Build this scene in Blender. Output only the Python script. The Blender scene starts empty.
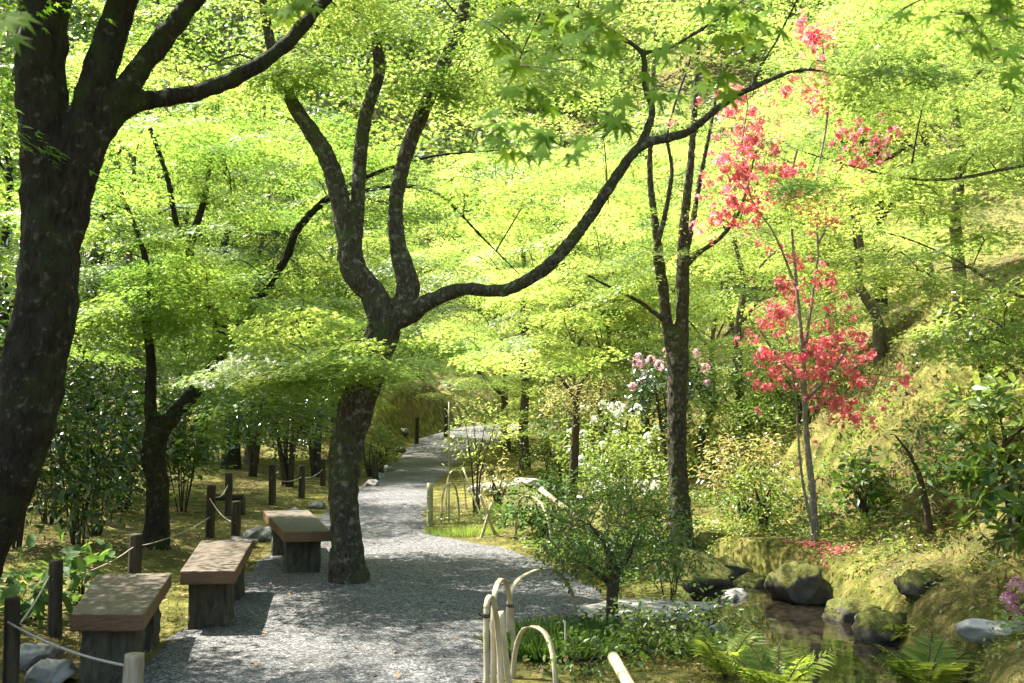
import bpy, math
import numpy as np
from mathutils import Vector, Euler

# ------------------------------------------------------------------ camera, light, exposure
S = bpy.context.scene
COL = S.collection
F = 1000.0                                  # focal length in photo pixels (1024 wide)
PITCH = math.atan((412 - 341.5) / F)
CAMZ = 1.6
cd = bpy.data.cameras.new("camera"); cam = bpy.data.objects.new("camera", cd); COL.objects.link(cam)
cd.sensor_width = 36.0; cd.lens = F / 1024 * 36.0
cd.clip_start = 0.05; cd.clip_end = 600
cd.dof.use_dof = True; cd.dof.focus_distance = 9.5; cd.dof.aperture_fstop = 6.3
cam.location = (0, 0, CAMZ); cam.rotation_euler = (math.pi / 2 + PITCH, 0, 0)
S.camera = cam

SUN_EL, SUN_AZ = math.radians(57), math.radians(-58)      # azimuth from +Y towards +X
world = bpy.data.worlds.new("World"); S.world = world; world.use_nodes = True
wn = world.node_tree; bg = wn.nodes["Background"]
sky = wn.nodes.new("ShaderNodeTexSky"); sky.sky_type = 'NISHITA'; sky.sun_disc = False
sky.sun_elevation = SUN_EL; sky.sun_rotation = SUN_AZ
sky.air_density = 1.0; sky.dust_density = 2.0; sky.ozone_density = 1.0
wn.links.new(sky.outputs[0], bg.inputs[0]); bg.inputs[1].default_value = 0.10
sl = bpy.data.lights.new("sun", 'SUN'); sl.energy = 5.0; sl.angle = math.radians(0.5); sl.color = (1.0, 0.95, 0.86)
sun = bpy.data.objects.new("sun", sl); COL.objects.link(sun)
sdir = Vector((math.sin(SUN_AZ) * math.cos(SUN_EL), math.cos(SUN_AZ) * math.cos(SUN_EL), math.sin(SUN_EL)))
sun.rotation_euler = sdir.to_track_quat('Z', 'Y').to_euler(); sun.location = (0, 0, 30)
S.view_settings.view_transform = 'Standard'; S.view_settings.look = 'None'
S.view_settings.gamma = 1; S.view_settings.use_curve_mapping = False
S.view_settings.exposure = 2.38
S.render.engine = 'CYCLES'
c = S.cycles
c.max_bounces = 5; c.diffuse_bounces = 2; c.glossy_bounces = 2; c.transmission_bounces = 4; c.transparent_max_bounces = 4
c.caustics_reflective = False; c.caustics_refractive = False
c.use_denoising = True
c.sample_clamp_indirect = 6.0

rng = np.random.RandomState(11)
U = rng.uniform
PI = math.pi

# ------------------------------------------------------------------ picture -> world helpers (used once, at build time)
CF = np.array([0, math.cos(PITCH), math.sin(PITCH)]); CU = np.array([0, -math.sin(PITCH), math.cos(PITCH)])
def P(px, py, Y):
    d = CF + np.array([1., 0, 0]) * ((px - 512) / F) + CU * ((341.5 - py) / F)
    return np.array([0, 0, CAMZ]) + d * (Y / d[1])

def sstep(a, b, x):
    t = np.clip((x - a) / (b - a), 0, 1); return t * t * (3 - 2 * t)
def nz(x, y, s, seed=0):
    r = np.random.RandomState(seed); o = 0; amp = 1; tot = 0
    for k in range(4):
        for j in range(2):
            a = r.uniform(0, 2 * PI); p = r.uniform(0, 6)
            o = o + amp * np.sin((x * math.cos(a) + y * math.sin(a)) / s * 2 * PI + p + 1.3 * np.sin((y * math.cos(a) - x * math.sin(a)) / s * 4 + p))
            tot += amp
        s *= 0.5; amp *= 0.55
    return o / tot

PL = np.array([[-3, -2.4], [4, -2.35], [6, -2.3], [7.5, -2.42], [9, -2.6], [11, -2.7], [13, -2.8], [16, -2.95], [19, -3.15], [23, -3.3], [27, -3.4], [35, -3.7], [40, -3.6], [45, -2.4], [49, .6], [53, 4]])
PR = np.array([[-3, .2], [4, -.1], [5.9, -.12], [7.2, 0], [7.7, .45], [8.2, .78], [9, .8], [10, .55], [11, .3], [12, -.15], [12.8, -.8], [13.6, -1.15], [16, -1.42], [18, -1.5], [23, -1.75], [30, -1.75], [36, -1.1], [40, .3], [44, 2.6], [48, 5], [53, 8]])
def path_x(y): return np.interp(y, PL[:, 0], PL[:, 1]), np.interp(y, PR[:, 0], PR[:, 1])
ST = np.array([[5.5, 2.2, .5], [7, 2.35, .8], [8.5, 2.45, .88], [10, 2.68, .88], [11.2, 2.6, .75], [12.3, 2.25, .55], [14, 1.75, .45], [17, 1.3, .45], [22, 1.0, .4], [30, 1.5, .4]])
WATER_Z = -0.36
def stream(x, y):
    cx = np.interp(y, ST[:, 0], ST[:, 1]); w = np.interp(y, ST[:, 0], ST[:, 2])
    return np.abs(x - cx) / w
def H(x, y):
    x = np.asarray(x, float); y = np.asarray(y, float)
    l, r = path_x(y)
    out = np.maximum(np.maximum(l - x, x - r), 0)
    m = sstep(0.1, 1.2, out)
    h = m * (0.05 + 0.05 * nz(x, y, 3.0, 3))
    # mossy rise on the left
    dl = np.maximum(l - x - .8, 0)
    h = h + np.where(x < l, 0.035 * dl + 0.10 * sstep(1.5, 6, dl) * (1 + nz(x, y, 5, 4)) + 0.28 * np.maximum(dl - 7.5, 0), 0)
    # strip on the right and the pond
    w = stream(x, y)
    carve = (1 - sstep(0.55, 1.25, w)) * sstep(4.5, 6, y)
    carve = carve * np.interp(y, [6, 12, 16, 22], [.78, .72, .5, .3])
    # right bank
    xb = np.interp(y, [5, 7, 8.5, 10, 12, 14, 18, 30], [2.95, 3.1, 3.35, 3.75, 3.75, 3.5, 3.7, 5]) + 0.2 * nz(y, y * 0 + 2, 4, 8)
    db = np.maximum(x - xb, 0)
    bank = 0.35 * np.minimum(db, .7) + .95 * np.maximum(db - .7, 0) + 0.30 * (nz(x, y, 1.7, 9) + .6 * nz(x, y, .7, 10) + .32 * nz(x, y, .3, 11)) * sstep(.1, .9, db)
    bank = np.where(bank > 3.7, 3.7 + (bank - 3.7) * .42, bank)
    h = h - carve + bank
    # far hillside
    yb = 47 - 0.15 * np.abs(x + 3)
    df = np.maximum(y - yb, 0)
    h = h + 0.74 * df * sstep(0, 8, df)
    fr = sstep(30, 46, y) * m
    h = h + fr * (0.9 + 0.5 * nz(x, y, 9, 12))
    h = h + m * 2.8 * np.exp(-((x + 8) / 4) ** 2 - ((y - 43) / 8) ** 2) + .06 * np.maximum(y - 30, 0)
    h = h + 0.015 * nz(x, y, .5, 15) * m
    return h
def Gd(px, py):
    """ground point seen at a photo pixel"""
    for Y in np.arange(2.5, 70, .05):
        p = P(px, py, Y)
        if p[2] <= H(p[0], p[1]): return p
    return P(px, py, 40)

# ------------------------------------------------------------------ mesh helpers
class MB:
    def __init__(s): s.v = []; s.f = []; s.n = 0
    def add(s, v, f):
        v = np.asarray(v, float).reshape(-1, 3); f = np.asarray(f, int)
        s.v.append(v); s.f.append(f + s.n); s.n += len(v)
    def mesh(s, name, mat, off=(0, 0, 0), smooth=False):
        me = bpy.data.meshes.new(name)
        v = np.concatenate(s.v) - np.asarray(off, float)
        me.vertices.add(len(v)); me.vertices.foreach_set('co', v.astype(np.float32).ravel())
        li = np.concatenate([f.ravel() for f in s.f]).astype(np.int32)
        lt = np.concatenate([np.full(len(f), f.shape[1]) for f in s.f]).astype(np.int32)
        ls = np.concatenate([[0], np.cumsum(lt)[:-1]]).astype(np.int32)
        me.loops.add(len(li)); me.loops.foreach_set('vertex_index', li)
        me.polygons.add(len(lt)); me.polygons.foreach_set('loop_start', ls)
        if smooth: me.polygons.foreach_set('use_smooth', np.ones(len(lt), bool))
        me.update(calc_edges=True)
        if mat: me.materials.append(mat)
        return me
def obj2(name, mb1, m1, mb2, m2, parent):
    """one mesh, two materials: twigs and leaves of one crown"""
    n1 = sum(len(f) for f in mb1.f); j = MB(); j.v = mb1.v + mb2.v; j.f = mb1.f + [f + mb1.n for f in mb2.f]; j.n = mb1.n + mb2.n
    o = obj(name, j, m1, parent); o.data.materials.append(m2)
    mi = np.ones(len(o.data.polygons), np.int32); mi[:n1] = 0; o.data.polygons.foreach_set('material_index', mi); return o
def fuse(o, vox, lump=1.6, it=5):
    """melt the overlapping tubes of a trunk into one knobbly skin"""
    m = o.modifiers.new('fuse', 'REMESH'); m.mode = 'VOXEL'; m.voxel_size = vox; m.use_smooth_shade = True
    s = o.modifiers.new('soft', 'SMOOTH'); s.factor = .5; s.iterations = it
    tx = bpy.data.textures.new('bark_lumps', 'CLOUDS'); tx.noise_scale = vox * 5; tx.noise_depth = 3
    d = o.modifiers.new('lumps', 'DISPLACE'); d.texture = tx; d.strength = vox * lump; d.mid_level = .5
    bpy.context.view_layer.update()
    me = bpy.data.meshes.new_from_object(o.evaluated_get(bpy.context.evaluated_depsgraph_get()))
    o.modifiers.clear(); o.data = me; me.name = 'trunk'
    me.polygons.foreach_set('use_smooth', np.ones(len(me.polygons), bool)); return o
def obj(name, mb, mat, parent=None, smooth=False):
    off = (0, 0, 0) if parent is None else WLOC[parent.name]
    o = bpy.data.objects.new(name, mb.mesh(name, mat, off, smooth)); COL.objects.link(o)
    if parent: o.parent = parent; WLOC[o.name] = off
    return o
WLOC = {}
def tag(o, label=None, cat=None, group=None, kind=None):
    if label: o['label'] = label
    if cat: o['category'] = cat
    if group: o['group'] = group
    if kind: o['kind'] = kind
    return o
def thing(name, label, cat, loc, group=None):
    o = bpy.data.objects.new(name, None); COL.objects.link(o); o.location = loc; o.empty_display_size = .2
    WLOC[o.name] = np.asarray(loc, float)
    return tag(o, label, cat, group)
def dup(root, loc, rz=0, s=1, label=None, group=None):
    def cp(o, par):
        q = o.copy(); COL.objects.link(q); q.parent = par
        for ch in o.children: cp(ch, q)
        return q
    r = cp(root, None); r.location = loc; r.rotation_euler = (0, 0, rz)
    r.scale = (s, s, s) if np.isscalar(s) else s
    if label: r['label'] = label
    if group: r['group'] = group
    return r

def catmull(p, r, k=4):
    p = np.asarray(p, float); r = np.asarray(r, float); n = len(p)
    if n < 3 or k <= 1: return p, r
    a = np.vstack([2 * p[0] - p[1], p, 2 * p[-1] - p[-2]])
    op = []; orr = []
    for i in range(n - 1):
        p0, p1, p2, p3 = a[i:i + 4]
        for t in np.arange(k) / k:
            op.append(.5 * (2 * p1 + (p2 - p0) * t + (2 * p0 - 5 * p1 + 4 * p2 - p3) * t * t + (3 * p1 - p0 - 3 * p2 + p3) * t ** 3))
            orr.append(r[i] * (1 - t) + r[i + 1] * t)
    op.append(p[-1]); orr.append(r[-1])
    return np.array(op), np.array(orr)
def tube(mb, p, r, sides=8, k=4, rough=0.0, flat=None):
    p = np.asarray(p, float); r = np.broadcast_to(np.asarray(r, float), (len(p),))
    p, r = catmull(p, r, k); n = len(p)
    t = np.gradient(p, axis=0); t /= np.linalg.norm(t, axis=1)[:, None] + 1e-9
    u = np.cross(t[0], [0, 0, 1.]);
    if np.linalg.norm(u) < .1: u = np.cross(t[0], [1., 0, 0])
    u /= np.linalg.norm(u); ang = np.arange(sides) / sides * 2 * PI
    V = np.empty((n, sides, 3))
    for i in range(n):
        u = u - t[i] * np.dot(u, t[i]); u /= np.linalg.norm(u) + 1e-9
        w = np.cross(t[i], u)
        rr = r[i] * (1 + (rough * rng.randn(sides) if rough else 0))
        V[i] = p[i] + (np.outer(np.cos(ang) * rr, u) + np.outer(np.sin(ang) * rr, w))
    idx = np.arange(n * sides).reshape(n, sides); nx = np.roll(idx, -1, 1)
    q = np.stack([idx[:-1], nx[:-1], nx[1:], idx[1:]], -1).reshape(-1, 4)
    base = mb.n; mb.add(V.reshape(-1, 3), q)
    mb.f.append(np.array([idx[0][::-1]]) + base); mb.f.append(np.array([idx[-1]]) + base)

def L(pts): pts = np.asarray(pts, float); return pts
# leaf templates: x along the leaf, y sideways, z out of the leaf plane
def palmate(angs, lens, sinus, droop=.12):
    v = [(0, 0, 0)]; f = []; n = len(angs); A = np.radians(angs)
    edges = [A[0] - .35] + [(A[i] + A[i + 1]) / 2 for i in range(n - 1)] + [A[-1] + .35]
    for a in edges: v.append((math.cos(a) * sinus, math.sin(a) * sinus, .03))
    for a, l in zip(A, lens): v.append((math.cos(a) * l, math.sin(a) * l, -droop * l))
    for i in range(n): f.append((0, 1 + i, 2 + n + i, 2 + i))
    return np.array(v), np.array(f)
STAR7 = palmate([-128, -84, -42, 0, 42, 84, 128], [.42, .72, .93, 1, .93, .72, .42], .33)
STAR5 = palmate([-105, -52, 0, 52, 105], [.6, .9, 1, .9, .6], .34)
STAR3 = palmate([-80, 0, 80], [.85, 1, .85], .38)
DIAM = (np.array([(-.5, 0, 0), (0, -.42, .08), (.5, 0, 0), (0, .42, .08)]), np.array([(0, 1, 2, 3)]))
OVAL = (np.array([(0, 0, 0), (.3, -.2, .05), (.72, -.17, .04), (1, 0, -.08), (.72, .17, .04), (.3, .2, .05), (.5, 0, -.02)]), np.array([(0, 1, 6, 5), (1, 2, 3, 6), (6, 3, 4, 5)]))
LANCE = (np.array([(0, 0, 0), (.4, -.1, .03), (1, 0, -.12), (.4, .1, .03)]), np.array([(0, 1, 2, 3)]))
def norm(a): return a / (np.linalg.norm(a, axis=-1, keepdims=True) + 1e-9)
def leaves(mb, pos, nrm, head, size, tpl):
    V, Fc = tpl; n = len(pos)
    nrm = norm(nrm); t = norm(head - nrm * np.sum(head * nrm, 1, keepdims=True)); b = np.cross(nrm, t)
    size = np.broadcast_to(np.asarray(size, float), (n,))[:, None, None]
    W = pos[:, None] + size * (V[None, :, 0:1] * t[:, None] + V[None, :, 1:2] * b[:, None] + V[None, :, 2:3] * nrm[:, None])
    f = (Fc[None] + (np.arange(n) * len(V))[:, None, None]).reshape(-1, Fc.shape[1])
    mb.add(W.reshape(-1, 3), f)
def sprays(mb, C, R, n, size, tpl, droop=.3, tilt=.35, thick=.025, dirs=None):
    """flat fans of leaves, as maples carry them: C centres, R radii, n leaves each"""
    C = np.asarray(C, float); m = len(C); R = np.broadcast_to(np.asarray(R, float), (m,))
    a0 = U(0, 2 * PI, (m, 1)) if dirs is None else np.asarray(dirs)[:, None]
    tw = rng.randint(0, 7, (m, n)); th = a0 + (tw - 3) * .36 + rng.normal(0, .13, (m, n))
    rr = R[:, None] * (.12 + 1.75 * np.sqrt(U(0, 1, (m, n))) * (1 - .1 * np.abs(tw - 3)))
    rad = np.stack([np.cos(th), np.sin(th), 0 * th], -1)
    start = -np.stack([np.cos(a0), np.sin(a0), 0 * a0], -1) * R[:, None, None] * .9
    q = start + rad * rr[..., None]
    tx, ty = rng.normal(0, .13, (m, 1)), rng.normal(0, .13, (m, 1))      # each spray leans its own way
    q[..., 2] = -droop * (rr ** 2 / (R[:, None] * 2.2)) * .6 + rng.normal(0, thick, (m, n)) + q[..., 0] * tx + q[..., 1] * ty
    pos = (C[:, None] + q).reshape(-1, 3)
    nn = (np.stack([-tx, -ty, tx * 0 + 1], -1) + tilt * rng.randn(m, n, 3) + rad * droop * .7).reshape(-1, 3)
    hd = (rad + .5 * rng.randn(m, n, 3)).reshape(-1, 3)
    leaves(mb, pos, nn, hd, size * U(.7, 1.25, len(pos)), tpl)
def grow(mb, limbpts, C, r1=.004, k=.009, sides=5, sag=.12):
    """thin branches from the limbs to every spray, joining branches already there"""
    pts = np.asarray(limbpts, float); C = np.asarray(C, float)
    d = np.array([np.min(np.linalg.norm(pts - q, axis=1)) for q in C])
    for i in np.argsort(d):
        q = C[i]; dd = np.linalg.norm(pts - q, axis=1) + .6 * np.maximum(pts[:, 2] - q[2], 0)
        p = pts[np.argmin(dd)]; ln = np.linalg.norm(q - p)
        if ln < .05: continue
        side = np.cross(q - p, [0, 0, 1.]) * rng.normal(0, .1)
        m1 = p + (q - p) * .35 + [0, 0, ln * sag] + side; m2 = p + (q - p) * .7 + [0, 0, ln * sag] + side * .6 + rng.randn(3) * ln * .04
        tube(mb, [p, m1, m2, q], [r1 + k * min(ln, 1.6), r1 + k * .6 * min(ln, 1.6), r1 + k * .3 * ln, r1 * .7], sides, 2)
        pts = np.vstack([pts, m1, m2, q])

# ------------------------------------------------------------------ materials
def mat(name):
    m = bpy.data.materials.new(name); m.use_nodes = True; nt = m.node_tree
    for n in list(nt.nodes): nt.nodes.remove(n)
    out = nt.nodes.new("ShaderNodeOutputMaterial")
    return m, nt, out
def node(nt, t, **kw):
    n = nt.nodes.new("ShaderNode" + t)
    for k, v in kw.items():
        if k in n.inputs: n.inputs[k].default_value = v
        else: setattr(n, k, v)
    return n
def ramp(nt, fac, stops):
    r = node(nt, "ValToRGB"); e = r.color_ramp.elements
    while len(e) < len(stops): e.new(.5)
    for q, (p, col) in zip(e, stops): q.position = p; q.color = (*col, 1)
    nt.links.new(fac, r.inputs[0]); return r.outputs[0]
def noise(nt, co, scale, detail=4, rough=.55, dist=0):
    n = node(nt, "TexNoise", Scale=scale, Detail=detail, Roughness=rough, Distortion=dist)
    nt.links.new(co, n.inputs['Vector']); return n.outputs['Fac']
def mix(nt, f, a, b, typ='MIX'):
    m = node(nt, "Mix", data_type='RGBA', blend_type=typ)
    for s, x in ((0, f), (6, a), (7, b)):
        if hasattr(x, 'links'): nt.links.new(x, m.inputs[s])
        else: m.inputs[s].default_value = x if s == 0 else (*x, 1)
    return m.outputs[2]
def bsdf(nt, out, col, rough=.7, spec=.3, bump=None, bs=.3, bd=.02):
    b = node(nt, "BsdfPrincipled"); b.inputs['Specular IOR Level'].default_value = spec
    if hasattr(rough, 'links'): nt.links.new(rough, b.inputs['Roughness'])
    else: b.inputs['Roughness'].default_value = rough
    if hasattr(col, 'links'): nt.links.new(col, b.inputs['Base Color'])
    else: b.inputs['Base Color'].default_value = (*col, 1)
    if bump is not None:
        q = node(nt, "Bump", Strength=bs, Distance=bd); nt.links.new(bump, q.inputs['Height']); nt.links.new(q.outputs[0], b.inputs['Normal'])
    nt.links.new(b.outputs[0], out.inputs[0]); return b
def m_leaf(name, c1, c2, tr1, tr2, fac=.5, rough=.45, spec=.35, c3=None):
    m, nt, out = mat(name)
    g = node(nt, "NewGeometry"); rnd = g.outputs['Random Per Island']
    st = [(0, c1), (1, c2)] if c3 is None else [(0, c1), (.86, c2), (.93, c3), (1, c3)]
    co = node(nt, "TexCoord").outputs['Object']; ag = noise(nt, co, .9, 3)      # leaf age differs from branch to branch
    age = ramp(nt, ag, [(.36, (.42, .56, .42)), (.5, (.85, .90, .82)), (.62, (1.12, 1.06, 1.0))])
    col = mix(nt, .9, ramp(nt, rnd, st), age, 'MULTIPLY')
    tr = mix(nt, .9, ramp(nt, rnd, [(0, tr1), (1, tr2)]), age, 'MULTIPLY')
    b = node(nt, "BsdfPrincipled", Roughness=rough); b.inputs['Specular IOR Level'].default_value = spec
    nt.links.new(col, b.inputs['Base Color'])
    t = node(nt, "BsdfTranslucent"); nt.links.new(tr, t.inputs[0])
    x = node(nt, "MixShader"); x.inputs[0].default_value = fac
    nt.links.new(b.outputs[0], x.inputs[1]); nt.links.new(t.outputs[0], x.inputs[2]); nt.links.new(x.outputs[0], out.inputs[0])
    return m
def m_bark(name, dark, light, moss=(.07, .09, .02), moss_amt=.5, lichen=.35, scale=1.0, lich=(.30, .31, .24)):
    m, nt, out = mat(name)
    co = node(nt, "TexCoord").outputs['Object']
    mp = node(nt, "Mapping"); mp.inputs['Scale'].default_value = (1, 1, .28); nt.links.new(co, mp.inputs[0])
    n1 = noise(nt, mp.outputs[0], 26 * scale, 8, .7, .6); n2 = noise(nt, co, 3.2 * scale, 5, .6); n3 = noise(nt, co, 11 * scale, 6, .65, .4); n4 = noise(nt, co, 60 * scale, 3)
    col = ramp(nt, n1, [(.3, dark), (.62, light)])
    mm = ramp(nt, n2, [(.62 - .3 * moss_amt, (0, 0, 0)), (.78 - .25 * moss_amt, (1, 1, 1))])
    mo = mix(nt, n4, tuple(.55 * x for x in moss), tuple(1.5 * x for x in moss))
    col = mix(nt, mm, col, mo)
    lm = ramp(nt, n3, [(.68 - .22 * lichen, (0, 0, 0)), (.80 - .22 * lichen, (1, 1, 1))])
    lmf = node(nt, "Math", operation='MULTIPLY'); nt.links.new(lm, lmf.inputs[0]); lmf.inputs[1].default_value = .75
    col = mix(nt, lmf.outputs[0], col, lich)
    bsdf(nt, out, col, .9, .15, n1, 1.0, .035 / scale)
    return m
def m_plain(name, c1, c2, scale=20, rough=.7, spec=.3, stretch=(1, 1, 1), bs=.3, bd=.005, detail=5, c3=None):
    m, nt, out = mat(name)
    co = node(nt, "TexCoord").outputs['Object']
    mp = node(nt, "Mapping"); mp.inputs['Scale'].default_value = stretch; nt.links.new(co, mp.inputs[0])
    n = noise(nt, mp.outputs[0], scale, detail, .65)
    st = [(.3, c1), (.7, c2)] if c3 is None else [(.3, c1), (.58, c2), (.75, c3)]
    bsdf(nt, out, ramp(nt, n, st), rough, spec, n, bs, bd)
    return m

M = {}
# spring maple leaves: thin, yellow-green, let a lot of light through
M['maple'] = m_leaf('maple_leaf', (.15, .235, .05), (.27, .345, .085), (.38, .52, .085), (.60, .69, .17), .52, .4, .4)
M['maple_shaded'] = m_leaf('maple_leaf_shaded', (.06, .13, .014), (.11, .19, .022), (.21, .36, .025), (.34, .48, .04), .6, .75, .04)  # shade on the overhanging branches is put into this darker leaf colour
M['maple_green'] = m_leaf('maple_leaf_green', (.11, .20, .04), (.18, .26, .05), (.28, .44, .07), (.42, .54, .09), .5, .4, .4)
M['maple_yellow'] = m_leaf('maple_leaf_yellow', (.19, .26, .055), (.30, .355, .09), (.45, .55, .10), (.66, .70, .18), .5, .45, .35)
M['woodland'] = m_leaf('woodland_leaf', (.06, .11, .03), (.16, .21, .05), (.16, .26, .05), (.34, .42, .08), .5, .5, .3)
M['evergreen'] = m_leaf('evergreen_leaf', (.022, .052, .014), (.05, .095, .025), (.08, .16, .02), (.14, .22, .03), .22, .3, .5, (.20, .19, .05))
M['camellia'] = m_leaf('camellia_leaf', (.018, .045, .018), (.045, .085, .03), (.06, .13, .02), (.10, .18, .03), .18, .22, .6)
M['azalea_leaf'] = m_leaf('azalea_leaf', (.05, .10, .02), (.11, .17, .03), (.16, .28, .03), (.28, .38, .05), .4, .35, .4)
M['evergreen_small'] = m_leaf('small_azalea_leaf', (.035, .075, .016), (.08, .13, .025), (.12, .22, .03), (.22, .32, .04), .35, .35, .4)
M['bright_shrub'] = m_leaf('bright_shrub_leaf', (.14, .20, .04), (.24, .29, .07), (.30, .40, .06), (.45, .52, .1), .4, .35, .45)
M['bronze_shrub'] = m_leaf('bronze_shrub_leaf', (.20, .19, .06), (.29, .24, .085), (.42, .40, .1), (.52, .42, .15), .4, .4, .4, (.30, .12, .05))
M['hosta'] = m_leaf('broad_leaf', (.05, .105, .028), (.10, .16, .045), (.15, .27, .04), (.23, .34, .06), .35, .55, .2)
M['fern'] = m_leaf('fern_leaf', (.20, .27, .04), (.34, .38, .07), (.42, .54, .06), (.62, .66, .1), .45, .45, .3)
M['grass'] = m_leaf('grass_blade', (.035, .075, .018), (.08, .13, .03), (.10, .2, .03), (.18, .28, .04), .35, .45, .3)
M['mossy'] = m_leaf('moss_tuft', (.13, .12, .03), (.30, .25, .08), (.3, .27, .06), (.45, .38, .12), .25, .8, .1)
M['bank'] = m_leaf('bank_grass_blade', (.08, .07, .022), (.30, .23, .085), (.2, .17, .05), (.42, .33, .12), .25, .8, .1, (.22, .13, .06))
M['litter'] = m_leaf('dead_leaf', (.16, .09, .04), (.32, .22, .12), (.2, .1, .04), (.3, .2, .1), .15, .7, .2)
M['red'] = m_leaf('red_petal', (.82, .06, .10), (.92, .28, .34), (.92, .10, .15), (.97, .42, .46), .45, .5, .25)
M['pink'] = m_leaf('pink_petal', (.70, .26, .42), (.8, .45, .55), (.8, .4, .5), (.9, .55, .65), .4, .5, .25)
M['white'] = m_leaf('white_petal', (.72, .70, .66), (.85, .82, .78), (.8, .8, .75), (.9, .88, .82), .35, .5, .25)
M['purple'] = m_leaf('purple_petal', (.5, .06, .45), (.62, .12, .55), (.6, .1, .5), (.7, .2, .6), .35, .5, .25)
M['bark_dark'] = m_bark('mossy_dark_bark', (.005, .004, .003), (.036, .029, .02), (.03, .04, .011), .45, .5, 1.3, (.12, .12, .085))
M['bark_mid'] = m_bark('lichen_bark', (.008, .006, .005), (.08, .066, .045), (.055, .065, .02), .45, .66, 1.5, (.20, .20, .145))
M['bark_pale'] = m_bark('pale_azalea_bark', (.10, .085, .06), (.28, .24, .18), (.10, .11, .05), .25, .6, 2, (.42, .40, .34))
M['bark_slim'] = m_bark('grey_brown_bark', (.03, .024, .016), (.15, .12, .08), (.08, .09, .03), .3, .4, 2, (.33, .31, .24))
M['twig'] = m_plain('twig_bark', (.03, .022, .015), (.09, .07, .045), 30, .9, .1)
M['rope'] = m_plain('pale_rope', (.25, .22, .17), (.46, .41, .33), 90, .9, .1)
M['twine'] = m_plain('black_twine', (.01, .01, .01), (.025, .02, .02), 90, .9, .1)
M['post'] = m_plain('weathered_post_wood', (.014, .011, .008), (.065, .05, .032), 30, .85, .15, (1, 1, .12), .6, .01, c3=(.07, .08, .03))
M['post_pale'] = m_plain('sawn_pale_post', (.20, .16, .10), (.42, .35, .24), 30, .85, .15, (1, 1, .12), .6, .01)
M['post_top'] = m_plain('cut_post_end', (.14, .11, .07), (.30, .25, .17), 40, .85, .15)
M['bamboo'] = m_plain('split_bamboo', (.25, .195, .10), (.58, .50, .31), 11, .45, .35, (1, 1, .3), .1)
M['bamboo_green'] = m_plain('old_bamboo', (.16, .17, .07), (.38, .34, .18), 14, .5, .3, (1, 1, .3), .1)
M['stone'] = m_plain('grey_stone', (.07, .068, .055), (.27, .255, .225), 7, .85, .25, (1, 1, 1), .6, .03, 8)
M['pale_stone'] = m_plain('pale_stone', (.15, .14, .12), (.42, .40, .36), 6, .8, .3, (1, 1, 1), .4, .02, 8)
M['stake'] = m_plain('dark_stake', (.03, .025, .02), (.08, .07, .05), 40, .7, .2)
def m_mossrock():
    m, nt, out = mat('moss_covered_rock')
    co = node(nt, "TexCoord").outputs['Object']; g = node(nt, "NewGeometry")
    sx = node(nt, "SeparateXYZ"); nt.links.new(g.outputs['Normal'], sx.inputs[0])
    n = noise(nt, co, 6, 8, .65); n2 = noise(nt, co, 50, 4); n3 = noise(nt, co, 2.2, 4)
    a = node(nt, "Math", operation='ADD'); nt.links.new(sx.outputs[2], a.inputs[0]); nt.links.new(n3, a.inputs[1])
    f = ramp(nt, a.outputs[0], [(.75, (0, 0, 0)), (1, (1, 1, 1))])
    rock = ramp(nt, n, [(.3, (.03, .027, .02)), (.7, (.13, .115, .09))])
    ms = ramp(nt, n2, [(.3, (.03, .04, .009)), (.7, (.115, .11, .026))])
    bsdf(nt, out, mix(nt, f, rock, ms), .9, .15, n, .8, .04); return m
M['mossrock'] = m_mossrock()
def m_gravel():
    m, nt, out = mat('fine_grey_gravel')
    co = node(nt, "TexCoord").outputs['Object']
    v = node(nt, "TexVoronoi", Scale=130.0); nt.links.new(co, v.inputs['Vector'])
    v2 = node(nt, "TexVoronoi", Scale=62.0); nt.links.new(co, v2.inputs['Vector'])
    n = noise(nt, co, 1.1, 6, .6); n2 = noise(nt, co, 320, 2)
    hs = node(nt, "SeparateColor"); nt.links.new(v.outputs['Color'], hs.inputs[0])
    h2 = node(nt, "SeparateColor"); nt.links.new(v2.outputs['Color'], h2.inputs[0])
    av = node(nt, "Math", operation='ADD'); nt.links.new(hs.outputs[0], av.inputs[0]); nt.links.new(h2.outputs[0], av.inputs[1])
    hf = node(nt, "Math", operation='MULTIPLY'); nt.links.new(av.outputs[0], hf.inputs[0]); hf.inputs[1].default_value = .5
    col = ramp(nt, hf.outputs[0], [(.08, (.022, .022, .022)), (.5, (.098, .097, .096)), (.9, (.36, .352, .34))])
    col = mix(nt, .5, col, ramp(nt, n, [(.3, (.45, .43, .40)), (.7, (1.0, 1.0, 1.0))]), 'MULTIPLY')
    bsdf(nt, out, col, .85, .3, v.outputs['Distance'], .9, .012)
    return m
M['gravel'] = m_gravel()
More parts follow.
